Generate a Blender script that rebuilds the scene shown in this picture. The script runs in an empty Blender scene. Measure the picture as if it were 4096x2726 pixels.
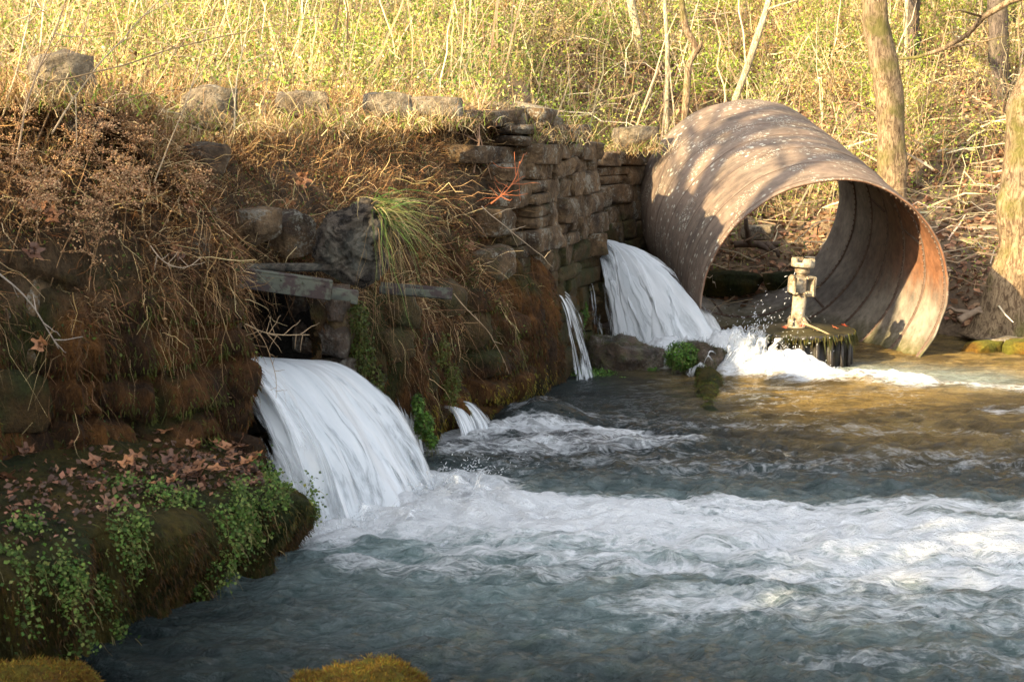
import bpy, math, random
import numpy as np
from mathutils import Vector, Matrix

R = math.radians
sc = bpy.context.scene
COL = sc.collection

# ------------------------------------------------------------------ camera
CAM_Z = 2.7
FPX = 1518.0
PITCH = math.atan((340.5 - 127) / FPX)
cam_d = bpy.data.cameras.new('camera'); cam = bpy.data.objects.new('camera', cam_d); COL.objects.link(cam)
cam.location = (0, 0, CAM_Z)
cam.rotation_euler = (math.pi / 2 - PITCH, 0, 0)
cam_d.sensor_width = 36; cam_d.lens = FPX / 1024 * 36
cam_d.clip_start = 0.1; cam_d.clip_end = 600
cam_d.dof.use_dof = True; cam_d.dof.focus_distance = 16.5; cam_d.dof.aperture_fstop = 6.0
sc.camera = cam

# ------------------------------------------------------------------ sky and sun
SUN_EL = R(25.0)
SUN_H = np.array([-0.74, -0.673]); SUN_H /= np.linalg.norm(SUN_H)      # horizontal direction towards the sun
w = bpy.data.worlds.new('World'); sc.world = w; w.use_nodes = True
wn = w.node_tree; bg = wn.nodes['Background']
sky = wn.nodes.new('ShaderNodeTexSky'); sky.sky_type = 'NISHITA'; sky.sun_disc = False
sky.sun_elevation = SUN_EL
sky.sun_rotation = math.atan2(SUN_H[0], SUN_H[1])
sky.air_density = 1.0; sky.dust_density = 2.0
hs = wn.nodes.new('ShaderNodeHueSaturation'); hs.inputs['Saturation'].default_value = 0.34      # thin high haze: a paler sky
wn.links.new(sky.outputs[0], hs.inputs['Color']); wn.links.new(hs.outputs[0], bg.inputs[0]); bg.inputs[1].default_value = 0.15
sl = bpy.data.lights.new('sun', 'SUN'); sun = bpy.data.objects.new('sun', sl); COL.objects.link(sun)
sl.energy = 4.6; sl.angle = R(0.6); sl.color = (1.0, 0.79, 0.47)
sd = Vector((SUN_H[0] * math.cos(SUN_EL), SUN_H[1] * math.cos(SUN_EL), math.sin(SUN_EL)))
sun.rotation_euler = sd.to_track_quat('Z', 'Y').to_euler()
sc.view_settings.view_transform = 'Standard'; sc.view_settings.look = 'None'
sc.view_settings.gamma = 1.0; sc.view_settings.exposure = 1.95
sc.cycles.transparent_max_bounces = 16
sc.cycles.max_bounces = 5
sc.cycles.caustics_reflective = False; sc.cycles.caustics_refractive = False
sc.cycles.sample_clamp_indirect = 4.0

rng = np.random.default_rng(7)

# ------------------------------------------------------------------ helpers
def P(u, v, y):
    """point at world depth y seen at pixel (u, v) of the 1024x681 picture"""
    cx = (u - 512) / FPX; cy = -(v - 340.5) / FPX
    dy = math.cos(PITCH) + cy * math.sin(PITCH); dz = -math.sin(PITCH) + cy * math.cos(PITCH)
    k = y / dy
    return np.array([cx * k, y, CAM_Z + dz * k])

def _hash(ix, iy, iz, seed):
    h = (ix.astype(np.int64) * 374761393 + iy.astype(np.int64) * 668265263 + iz.astype(np.int64) * 2147483647 + seed * 1274126177) & 0xFFFFFFFF
    h = ((h ^ (h >> 13)) * 1274126177) & 0xFFFFFFFF
    h = (h ^ (h >> 16)) & 0xFFFFFF
    return h / float(0xFFFFFF)

def vnoise(p, seed=0):
    p = np.asarray(p, float); f = np.floor(p); t = p - f; t = t * t * (3 - 2 * t)
    x, y, z = f[:, 0], f[:, 1], f[:, 2]
    r = 0
    for dx in (0, 1):
        wx = t[:, 0] if dx else 1 - t[:, 0]
        for dy in (0, 1):
            wy = t[:, 1] if dy else 1 - t[:, 1]
            for dz in (0, 1):
                wz = t[:, 2] if dz else 1 - t[:, 2]
                r = r + wx * wy * wz * _hash(x + dx, y + dy, z + dz, seed)
    return r * 2 - 1

def fbm(p, oct=4, seed=0, gain=0.5):
    p = np.asarray(p, float); a = 1.0; s = 0; n = 0
    for i in range(oct):
        s = s + a * vnoise(p, seed + i * 17); n += a; a *= gain; p = p * 2.03 + 11.3
    return s / n

def sstep(a, b, x):
    t = np.clip((x - a) / (b - a), 0, 1); return t * t * (3 - 2 * t)

class MB:
    def __init__(s): s.V = []; s.F = []; s.C = []; s.n = 0; s.UV = []
    def add(s, V, F, C=None, UV=None):
        V = np.asarray(V, float).reshape(-1, 3); F = np.asarray(F, int)
        s.V.append(V); s.F.append(F + s.n); s.n += len(V)
        if C is None: C = (1, 1, 1)
        C = np.asarray(C, float)
        if C.ndim == 1: C = np.tile(C, (len(V), 1))
        s.C.append(C)
        if UV is not None: s.UV.append(np.asarray(UV, float))
        return s
    def build(s, name, mat, parent=None, smooth=True, world=False):
        V = np.concatenate(s.V); C = np.concatenate(s.C)
        me = bpy.data.meshes.new(name)
        me.vertices.add(len(V)); me.vertices.foreach_set('co', V.astype(np.float32).ravel())
        sizes = np.concatenate([np.full(len(f), f.shape[1]) for f in s.F]); loops = np.concatenate([f.ravel() for f in s.F])
        me.loops.add(len(loops)); me.loops.foreach_set('vertex_index', loops.astype(np.int32))
        me.polygons.add(len(sizes)); st = np.concatenate([[0], np.cumsum(sizes)[:-1]])
        me.polygons.foreach_set('loop_start', st.astype(np.int32)); me.polygons.foreach_set('loop_total', sizes.astype(np.int32))
        if smooth: me.polygons.foreach_set('use_smooth', np.ones(len(sizes), bool))
        me.update(calc_edges=True); me.validate()
        a = me.attributes.new('Col', 'FLOAT_COLOR', 'POINT')
        if C.shape[1] == 3: C = np.hstack([C, np.ones((len(C), 1))])
        a.data.foreach_set('color', C.astype(np.float32).ravel())
        if s.UV:
            UV = np.concatenate(s.UV)
            b = me.attributes.new('Flow', 'FLOAT_VECTOR', 'POINT')
            b.data.foreach_set('vector', UV.astype(np.float32).ravel())
        if mat is not None: me.materials.append(mat)
        o = bpy.data.objects.new(name, me); COL.objects.link(o)
        if parent is not None:
            o.parent = parent
            if world: o.matrix_parent_inverse = Matrix.Translation(parent.location).inverted()
        return o

def grid_faces(nu, nv, wrap=False):
    """verts index i*nv+j ; i in nu, j in nv"""
    i = np.arange(nu if wrap else nu - 1)[:, None]; j = np.arange(nv - 1)[None, :]
    i2 = (i + 1) % nu
    return np.stack([i * nv + j + 0 * i2, i2 * nv + j, i2 * nv + j + 1, i * nv + j + 1], -1).reshape(-1, 4)

def tube(path, rad, k=8, cap=True, jitter=0, seed=0):
    path = np.asarray(path, float); n = len(path); rad = np.broadcast_to(np.asarray(rad, float), (n,))
    T = np.gradient(path, axis=0); T /= np.linalg.norm(T, axis=1)[:, None] + 1e-9
    ref = np.array([0.0, 0, 1]) if abs(T[0, 2]) < 0.8 else np.array([1.0, 0, 0])
    A = np.cross(T, ref); A /= np.linalg.norm(A, axis=1)[:, None] + 1e-9; B = np.cross(T, A)
    th = np.arange(k) / k * 2 * math.pi
    V = path[:, None, :] + rad[:, None, None] * (np.cos(th)[None, :, None] * A[:, None, :] + np.sin(th)[None, :, None] * B[:, None, :])
    V = V.reshape(-1, 3)
    if jitter:
        nn = fbm(V * 6 * np.array([1, 1, .35]), 3, seed) * jitter
        c = np.repeat(path, k, 0); d = V - c; V = c + d * (1 + nn[:, None])
    i = np.arange(n - 1)[:, None]; j = np.arange(k)[None, :]; j2 = (j + 1) % k
    F = np.stack([i * k + j, i * k + j2, (i + 1) * k + j2, (i + 1) * k + j], -1).reshape(-1, 4)
    return V, F

def add_tube(mb, path, rad, k=8, C=None, jitter=0, seed=0):
    V, F = tube(path, rad, k, jitter=jitter, seed=seed)
    n = len(path)
    base = mb.n
    mb.add(V, F, C)
    # end caps
    mb.F.append((np.arange(k)[None, ::-1] + base)); mb.F.append((np.arange(k)[None, :] + base + (n - 1) * k))

def add_box(mb, c, s, M=None, C=None, bev=0.0):
    """box with small chamfer"""
    c = np.asarray(c, float); h = np.asarray(s, float) / 2; b = min(bev, h.min() * 0.6)
    if b <= 0:
        V = np.array([[x, y, z] for x in (-1, 1) for y in (-1, 1) for z in (-1, 1)]) * h
        F = np.array([[0, 1, 3, 2], [4, 6, 7, 5], [0, 4, 5, 1], [2, 3, 7, 6], [0, 2, 6, 4], [1, 5, 7, 3]])
        if M is not None: V = V @ np.asarray(M).T
        mb.add(V + c, F, C); return
    V = []; F4 = []; F3 = []
    idx = {}
    for sx in (-1, 1):
        for sy in (-1, 1):
            for sz in (-1, 1):
                for ax in range(3):
                    v = np.array([sx, sy, sz]) * h; 
                    for a in range(3):
                        if a != ax: v[a] -= b * (sx, sy, sz)[a]
                    idx[(sx, sy, sz, ax)] = len(V); V.append(v)
    for ax in range(3):
        o = [a for a in range(3) if a != ax]
        for s_ in (-1, 1):
            q = []
            for (p, r) in ((-1, -1), (1, -1), (1, 1), (-1, 1)):
                k = [0, 0, 0]; k[ax] = s_; k[o[0]] = p; k[o[1]] = r; q.append(idx[(*k, ax)])
            F4.append(q)
        for p in (-1, 1):
            for r in (-1, 1):
                ks = []
                k1 = [0, 0, 0]; k1[ax] = -1; k1[o[0]] = p; k1[o[1]] = r
                k2 = list(k1); k2[ax] = 1
                F4.append([idx[(*k1, o[0])], idx[(*k2, o[0])], idx[(*k2, o[1])], idx[(*k1, o[1])]])
    for sx in (-1, 1):
        for sy in (-1, 1):
            for sz in (-1, 1): F3.append([idx[(sx, sy, sz, a)] for a in range(3)])
    V = np.array(V)
    if M is not None: V = V @ np.asarray(M).T
    base = mb.n
    mb.add(V + c, np.array(F4), C); mb.F.append(np.array(F3) + base)

def rotz(a): return np.array([[math.cos(a), -math.sin(a), 0], [math.sin(a), math.cos(a), 0], [0, 0, 1]])
def rotx(a): return np.array([[1, 0, 0], [0, math.cos(a), -math.sin(a)], [0, math.sin(a), math.cos(a)]])
def roty(a): return np.array([[math.cos(a), 0, math.sin(a)], [0, 1, 0], [-math.sin(a), 0, math.cos(a)]])

_cube_cache = {}
def cube_sphere(n):
    if n in _cube_cache: return _cube_cache[n]
    vs = {}; V = []; F = []
    def vid(p):
        k = tuple(np.round(p, 5))
        if k not in vs: vs[k] = len(V); V.append(p)
        return vs[k]
    for ax in range(3):
        for s in (-1, 1):
            o = [(ax + 1) % 3, (ax + 2) % 3]
            for i in range(n):
                for j in range(n):
                    q = []
                    for (a, b) in ((i, j), (i + 1, j), (i + 1, j + 1), (i, j + 1)):
                        p = np.zeros(3); p[ax] = s; p[o[0]] = a / n * 2 - 1; p[o[1]] = b / n * 2 - 1; q.append(vid(p))
                    F.append(q if s > 0 else q[::-1])
    _cube_cache[n] = (np.array(V), np.array(F)); return _cube_cache[n]

def rock(size, seed, n=8, rnd=0.45, rough=0.10, M=None, c=(0, 0, 0), cuts=4):
    V, F = cube_sphere(n)
    S = V / np.linalg.norm(V, axis=1)[:, None]
    Q = V * (1 - rnd) + S * rnd * 1.15
    r = np.random.default_rng(seed)
    # chop with random planes for an angular look
    for i in range(cuts):
        d = r.normal(size=3); d /= np.linalg.norm(d); k = r.uniform(0.72, 0.95) * np.max(Q @ d)
        e = Q @ d - k; m = e > 0; Q[m] -= (e[m] * 0.9)[:, None] * d
    off = r.uniform(-50, 50, 3)
    Q = Q * (1 + 0.14 * fbm(S * 1.3 + off, 2, seed)[:, None])
    Q = Q * np.asarray(size) / 2
    sc_ = min(size)
    Q = Q + S * (fbm(Q / sc_ * 3.0 + off, 4, seed + 5) * rough * sc_)[:, None]
    if M is not None: Q = Q @ np.asarray(M).T
    return Q + np.asarray(c), F

def norm(a): return a / (np.linalg.norm(a, axis=-1, keepdims=True) + 1e-9)

def blades(root, d0, L, wd, droop, segs=3, taper=0.15, wig=0.0, r=rng):
    N = len(root); root = np.asarray(root, float); d0 = norm(np.asarray(d0, float))
    L = np.broadcast_to(L, (N,)); wd = np.broadcast_to(wd, (N,)); droop = np.broadcast_to(droop, (N,))
    t = np.linspace(0, 1, segs + 1)
    p = root[:, None, :] + d0[:, None, :] * (L[:, None] * t)[:, :, None]
    p[:, :, 2] -= (droop * L)[:, None] * t ** 2
    if wig > 0:
        p[:, 1:, :] += r.normal(size=(N, segs, 3)) * (wig * L)[:, None, None] * t[1:][None, :, None]
    side = norm(np.cross(d0, norm(r.normal(size=(N, 3)))))
    ww = wd[:, None] * (1 - (1 - taper) * t[None, :] ** 1.5) / 2
    a = p - side[:, None, :] * ww[:, :, None]; b = p + side[:, None, :] * ww[:, :, None]
    V = np.stack([a, b], 2).reshape(N, -1, 3)         # N, (segs+1)*2
    k = (segs + 1) * 2
    q = np.array([[2 * i, 2 * i + 1, 2 * i + 3, 2 * i + 2] for i in range(segs)])
    F = (np.arange(N)[:, None, None] * k + q[None]).reshape(-1, 4)
    return V.reshape(-1, 3), F, k

def leaves(c, size, asp=0.6, up=None, spread=1.0, r=rng):
    """rhombic leaf per centre, normal around up with spread"""
    N = len(c); c = np.asarray(c, float)
    n = r.normal(size=(N, 3)) * spread
    if up is not None: n = n + np.asarray(up)
    n = norm(n); a = norm(np.cross(n, norm(r.normal(size=(N, 3))))); b = np.cross(n, a)
    size = np.broadcast_to(size, (N,))[:, None] / 2
    fold = n * size * 0.25
    V = np.stack([c - a * size, c - b * size * asp + fold, c + a * size, c + b * size * asp + fold], 1).reshape(-1, 3)
    F = np.arange(N * 4).reshape(N, 4)
    return V, F, 4

def pick(pal, N, var=0.15, r=rng):
    pal = np.asarray(pal, float); i = r.integers(0, len(pal), N)
    return np.clip(pal[i] * (1 + r.normal(size=(N, 1)) * var) * (1 + r.normal(size=(N, 3)) * var * 0.25), 0.002, 0.95)

def tag(o, label=None, cat=None, group=None, kind=None):
    if label: o['label'] = label
    if cat: o['category'] = cat
    if group: o['group'] = group
    if kind: o['kind'] = kind
    return o

def empty(name, loc=(0, 0, 0)):
    o = bpy.data.objects.new(name, None); COL.objects.link(o); o.location = tuple(float(v) for v in loc); o.empty_display_size = 0.1
    return o

def thing(name, label, cat, loc=(0, 0, 0), group=None):
    return tag(empty(name, loc), label, cat, group)

# ------------------------------------------------------------------ materials
class NT:
    def __init__(s, name):
        s.m = bpy.data.materials.new(name); s.m.use_nodes = True; s.nt = s.m.node_tree
        s.b = s.nt.nodes['Principled BSDF']; s.out = s.nt.nodes['Material Output']
        s.geo = s.n('ShaderNodeNewGeometry'); s.tc = s.n('ShaderNodeTexCoord')
    def n(s, t, **k):
        x = s.nt.nodes.new(t)
        for a, v in k.items(): setattr(x, a, v)
        return x
    def l(s, a, b): s.nt.links.new(a, b)
    def noise(s, scale, detail=4, rough=0.55, vec=None, dist=0.0, sc3=None, offs=None):
        x = s.n('ShaderNodeTexNoise'); x.inputs['Scale'].default_value = scale; x.inputs['Detail'].default_value = detail
        x.inputs['Roughness'].default_value = rough; x.inputs['Distortion'].default_value = dist
        v = vec if vec is not None else s.geo.outputs['Position']
        if sc3 is not None:
            mp = s.n('ShaderNodeMapping'); mp.inputs['Scale'].default_value = sc3
            if offs: mp.inputs['Location'].default_value = offs
            s.l(v, mp.inputs['Vector']); v = mp.outputs[0]
        s.l(v, x.inputs['Vector']); return x.outputs['Fac']
    def vor(s, scale, vec=None, feature='F1', rand=1.0, out='Distance'):
        x = s.n('ShaderNodeTexVoronoi', feature=feature); x.inputs['Scale'].default_value = scale
        x.inputs['Randomness'].default_value = rand
        s.l(vec if vec is not None else s.geo.outputs['Position'], x.inputs['Vector']); return x.outputs[out]
    def ramp(s, fac, stops):
        x = s.n('ShaderNodeValToRGB'); e = x.color_ramp.elements
        while len(e) < len(stops): e.new(0.5)
        for el, (p, c) in zip(e, stops):
            el.position = p; el.color = (*c, 1) if hasattr(c, '__len__') else (c, c, c, 1)
        s.l(fac, x.inputs[0]); return x.outputs[0]
    def math(s, op, a, b=None, clamp=False):
        x = s.n('ShaderNodeMath', operation=op); x.use_clamp = clamp
        for i, v in enumerate((a, b)):
            if v is None: continue
            if isinstance(v, (int, float)): x.inputs[i].default_value = v
            else: s.l(v, x.inputs[i])
        return x.outputs[0]
    def mix(s, f, a, b, blend='MIX'):
        x = s.n('ShaderNodeMix', data_type='RGBA', blend_type=blend)
        for i, v in ((0, f), (6, a), (7, b)):
            if isinstance(v, (int, float)): x.inputs[i].default_value = v
            elif isinstance(v, tuple): x.inputs[i].default_value = (*v, 1) if len(v) == 3 else v
            else: s.l(v, x.inputs[i])
        return x.outputs[2]
    def attr(s, name, out='Color'):
        x = s.n('ShaderNodeAttribute', attribute_name=name); return x.outputs[out]
    def sep(s, v):
        x = s.n('ShaderNodeSeparateXYZ'); s.l(v, x.inputs[0]); return x.outputs
    def bump(s, h, strength=0.5, dist=0.02, nrm=None):
        x = s.n('ShaderNodeBump'); x.inputs['Strength'].default_value = strength; x.inputs['Distance'].default_value = dist
        s.l(h, x.inputs['Height'])
        if nrm is not None: s.l(nrm, x.inputs['Normal'])
        s.l(x.outputs[0], s.b.inputs['Normal']); return x.outputs[0]
    def color(s, c): s.l(c, s.b.inputs['Base Color'])
    def set(s, **k):
        for a, v in k.items():
            i = s.b.inputs[a.replace('_', ' ')]
            if isinstance(v, (int, float)): i.default_value = v
            else: s.l(v, i)

def mat_veg(name, transl=0.35, rough=0.6, spec=0.25):
    s = NT(name); c = s.attr('Col')
    n = s.noise(9, 2); c2 = s.mix(1.0, c, s.ramp(n, [(0.3, 0.75), (0.7, 1.2)]), 'MULTIPLY')
    s.color(c2); s.set(Roughness=rough); s.b.inputs['Specular IOR Level'].default_value = spec
    if transl > 0:
        t = s.n('ShaderNodeBsdfTranslucent'); s.l(c2, t.inputs[0])
        m = s.n('ShaderNodeMixShader'); m.inputs[0].default_value = transl
        s.l(s.b.outputs[0], m.inputs[1]); s.l(t.outputs[0], m.inputs[2]); s.l(m.outputs[0], s.out.inputs[0])
    return s.m

def mat_stone(name, base=(0.19, 0.128, 0.068), dark=(0.045, 0.030, 0.018), lichen=(0.27, 0.26, 0.21), moss=(0.06, 0.034, 0.009), lich=0.6, mossz=(0.6, 1.9), wet=False, mossamt=1.0):
    s = NT(name); pos = s.geo.outputs['Position']
    n1 = s.noise(3.2, 5); n2 = s.noise(17, 6, 0.65)
    c = s.mix(s.ramp(n1, [(0.33, 0.0), (0.66, 1.0)]), dark, base)
    c = s.mix(1.0, c, s.ramp(n2, [(0.25, (0.55, 0.5, 0.46)), (0.75, (1.3, 1.25, 1.2))]), 'MULTIPLY')
    l = s.ramp(s.math('MULTIPLY', s.noise(5.0, 3), s.noise(38, 4, 0.7)), [(0.285, 0.0), (0.33, 1.0)])
    c = s.mix(s.math('MULTIPLY', l, lich), c, lichen)
    z = s.sep(pos)[2]; nz = s.sep(s.geo.outputs['Normal'])[2]
    mz = s.n('ShaderNodeMapRange'); mz.inputs[1].default_value = mossz[1]; mz.inputs[2].default_value = mossz[0]
    mz.inputs[3].default_value = 0.0; mz.inputs[4].default_value = 0.55; s.l(z, mz.inputs[0])
    mm = s.math('ADD', mz.outputs[0], s.noise(2.3, 5, 0.6))
    mm = s.math('ADD', mm, s.math('MULTIPLY', nz, 0.08))
    mf = s.math('MULTIPLY', s.ramp(mm, [(0.60, 0.0), (0.74, 1.0)]), mossamt)
    mc = s.mix(s.ramp(s.noise(4, 4), [(0.4, 0.0), (0.65, 1.0)]), moss, (0.032, 0.035, 0.008))
    c = s.mix(mf, c, mc)
    c = s.mix(1.0, c, s.ramp(s.noise(26, 6, 0.75), [(0.3, 0.45), (0.7, 1.5)]), 'MULTIPLY')
    s.color(c); s.set(Roughness=0.35 if wet else 0.85)
    s.b.inputs['Specular IOR Level'].default_value = 0.5 if wet else 0.3
    h = s.math('ADD', s.math('MULTIPLY', s.noise(14, 8, 0.7), 1.0), s.math('MULTIPLY', s.noise(60, 3), 0.35))
    s.bump(h, 1.0, 0.05)
    return s.m

def mat_moss(name, cols, rough=0.95, scale=1.0, vert=True):
    """shaggy moss: three tones, stretched vertically"""
    s = NT(name)
    v3 = (1, 1, 0.3) if vert else (1, 1, 1)
    n1 = s.noise(2.2 * scale, 5, 0.6, sc3=v3); n2 = s.noise(16 * scale, 6, 0.7, sc3=v3); n3 = s.noise(0.9 * scale, 3)
    c = s.mix(s.ramp(n1, [(0.38, 0.0), (0.62, 1.0)]), cols[0], cols[1])
    c = s.mix(s.ramp(n3, [(0.50, 0.0), (0.62, 1.0)]), c, cols[2])
    c = s.mix(1.0, c, s.ramp(n2, [(0.28, 0.35), (0.72, 1.5)]), 'MULTIPLY')
    c = s.mix(1.0, c, s.attr('Col'), 'MULTIPLY')
    s.color(c); s.set(Roughness=rough); s.b.inputs['Specular IOR Level'].default_value = 0.2
    h = s.math('ADD', s.noise(26 * scale, 8, 0.75, sc3=v3), s.math('MULTIPLY', s.noise(90 * scale, 2, sc3=(1, 1, 0.5)), 0.5))
    s.bump(h, 1.0, 0.05)
    return s.m

def mat_bark(name, a=(0.13, 0.082, 0.045), b=(0.38, 0.27, 0.155), moss=(0.17, 0.16, 0.03), mossf=0.5):
    s = NT(name); ob = s.tc.outputs['Object']
    n1 = s.noise(24 if 'gnarl' not in name else 9, 7, 0.75, vec=ob, sc3=(1, 1, 0.30) if 'gnarl' not in name else (1, 1, 1), dist=1.0); n2 = s.noise(2.0, 4, vec=ob)
    c = s.mix(s.ramp(n1, [(0.43, 0.0), (0.55, 1.0)]), a, b)
    c = s.mix(1.0, c, s.ramp(s.noise(5, 4, vec=ob, sc3=(1, 1, .6)), [(0.3, 0.6), (0.65, 1.15)]), 'MULTIPLY')
    m = s.math('MULTIPLY', s.ramp(n2, [(0.5, 0.0), (0.64, 1.0)]), mossf)
    c = s.mix(m, c, moss)
    s.color(c); s.set(Roughness=0.9); s.b.inputs['Specular IOR Level'].default_value = 0.2
    s.bump(s.math('ADD', n1, s.math('MULTIPLY', s.noise(60, 4, vec=ob, sc3=(1, 1, 0.4)), 0.3)), 1.0, 0.05)
    return s.m

M = {}
M['veg'] = mat_veg('foliage'); M['leaf'] = mat_veg('dead_leaf', 0.18, 0.7, 0.2); M['twig'] = mat_veg('twig', 0.0, 0.8)
M['stone'] = mat_stone('wall_stone', mossz=(0.5, 1.75))
M['stone_top'] = mat_stone('dry_stone', base=(0.30, 0.25, 0.17), dark=(0.10, 0.08, 0.06), lich=0.5, mossz=(-5, -4), mossamt=0.7)
M['soot'] = mat_stone('dark_wet_lining', base=(0.02, 0.017, 0.013), dark=(0.007, 0.006, 0.005), lich=0.0, mossz=(-3, -2))  # wet stone, with the culvert's unlit depth painted in as near black
M['stone_wet'] = mat_stone('wet_stone', base=(0.115, 0.078, 0.05), dark=(0.012, 0.010, 0.008), lich=0.35, mossz=(-3, -2), wet=True, moss=(0.07, 0.07, 0.012))
M['bark'] = mat_bark('bark_tan', moss=(0.13, 0.125, 0.025), mossf=0.75); M['bark_pale'] = mat_bark('bark_pale', (0.30, 0.23, 0.14), (0.58, 0.48, 0.32), mossf=0.15)
M['bark_dark'] = mat_bark('bark_dark', (0.06, 0.045, 0.035), (0.17, 0.13, 0.10), mossf=0.2)
M['bark_gnarl'] = mat_bark('bark_gnarled', (0.022, 0.018, 0.015), (0.13, 0.105, 0.08), moss=(0.2, 0.2, 0.16), mossf=0.4)
M['mossbrown'] = mat_moss('moss_ochre', ((0.04, 0.018, 0.006), (0.11, 0.048, 0.010), (0.04, 0.036, 0.008)))
M['mossgreen'] = mat_moss('moss_green', ((0.030, 0.032, 0.007), (0.075, 0.055, 0.010), (0.022, 0.03, 0.007)), scale=1.6)
M['mossgold'] = mat_moss('moss_gold', ((0.15, 0.075, 0.012), (0.24, 0.13, 0.018), (0.16, 0.15, 0.018)), scale=1.8, vert=False)

def mat_ground():
    s = NT('soil_and_litter')
    n1 = s.noise(1.2, 5); n2 = s.noise(14, 6, 0.7)
    c = s.mix(s.ramp(n1, [(0.35, 0.0), (0.65, 1.0)]), (0.10, 0.062, 0.034), (0.22, 0.15, 0.08))
    c = s.mix(1.0, c, s.ramp(n2, [(0.25, 0.4), (0.75, 1.5)]), 'MULTIPLY')
    s.color(c); s.set(Roughness=0.95); s.bump(n2, 0.9, 0.06)
    return s.m
M['ground'] = mat_ground()

def mat_white_water(name, a=(0.66, 0.70, 0.72), b=(0.86, 0.88, 0.89), thresh=0.5, su=6.5, sv=0.9):
    """falling water, drawn out into streaks along its fall: Flow = (across m, along m, density)"""
    s = NT(name); fl = s.attr('Flow', 'Vector'); d = s.sep(fl)[2]
    mp = s.n('ShaderNodeMapping'); mp.inputs['Scale'].default_value = (1, 1, 0); s.l(fl, mp.inputs[0]); v = mp.outputs[0]
    n1 = s.noise(1.0, 5, 0.6, vec=v, sc3=(su, sv, 1), dist=1.0); n2 = s.noise(1.0, 5, 0.7, vec=v, sc3=(su * 4, sv * 2.6, 1), dist=.6)
    n3 = s.noise(1.0, 3, 0.5, vec=v, sc3=(su * .35, sv * .8, 1))
    st = s.math('ADD', s.math('MULTIPLY', n1, 0.80), s.math('MULTIPLY', n2, 0.20))
    c = s.mix(s.ramp(st, [(0.36, 0.0), (0.58, 1.0)]), a, b)
    c = s.mix(s.ramp(n3, [(0.3, 0.3), (0.55, 0.0)]), c, (0.45, 0.50, 0.53))
    s.color(c); s.set(Roughness=0.35); s.b.inputs['Specular IOR Level'].default_value = 0.4
    s.bump(s.math('ADD', st, s.math('MULTIPLY', n3, 2.0)), 0.22, 0.05)
    al = s.math('ADD', s.math('MULTIPLY', d, 1.0), s.math('MULTIPLY', s.math('SUBTRACT', st, thresh), 2.6))
    al = s.ramp(al, [(0.35, 0.0), (0.75, 1.0)])
    t = s.n('ShaderNodeBsdfTranslucent'); s.l(c, t.inputs[0])
    m = s.n('ShaderNodeMixShader'); m.inputs[0].default_value = 0.35
    s.l(s.b.outputs[0], m.inputs[1]); s.l(t.outputs[0], m.inputs[2])
    tr = s.n('ShaderNodeBsdfTransparent'); m2 = s.n('ShaderNodeMixShader')
    s.l(al, m2.inputs[0]); s.l(tr.outputs[0], m2.inputs[1]); s.l(m.outputs[0], m2.inputs[2]); s.l(m2.outputs[0], s.out.inputs[0])
    return s.m
M['fall'] = mat_white_water('falling_water')
M['veil'] = mat_white_water('thin_falling_water', thresh=0.56, su=18, sv=1.4)

def mat_froth():
    s = NT('froth'); n = s.noise(30, 5, 0.7)
    c = s.mix(s.ramp(n, [(0.3, 0.0), (0.6, 1.0)]), (0.62, 0.68, 0.71), (0.88, 0.89, 0.90))
    s.color(c); s.set(Roughness=0.5); s.bump(n, 0.6, 0.03)
    t = s.n('ShaderNodeBsdfTranslucent'); s.l(c, t.inputs[0])
    m = s.n('ShaderNodeMixShader'); m.inputs[0].default_value = 0.35
    s.l(s.b.outputs[0], m.inputs[1]); s.l(t.outputs[0], m.inputs[2])
    tr = s.n('ShaderNodeBsdfTransparent'); m2 = s.n('ShaderNodeMixShader')
    lw = s.n('ShaderNodeLayerWeight'); lw.inputs[0].default_value = 0.35
    al = s.math('SUBTRACT', 1.35, s.math('ADD', s.math('MULTIPLY', lw.outputs['Facing'], 1.2), s.math('MULTIPLY', s.noise(14, 4, 0.7), 0.45)), clamp=True)
    s.l(al, m2.inputs[0]); s.l(tr.outputs[0], m2.inputs[1]); s.l(m.outputs[0], m2.inputs[2]); s.l(m2.outputs[0], s.out.inputs[0])
    return s.m
M['froth'] = mat_froth()

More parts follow.
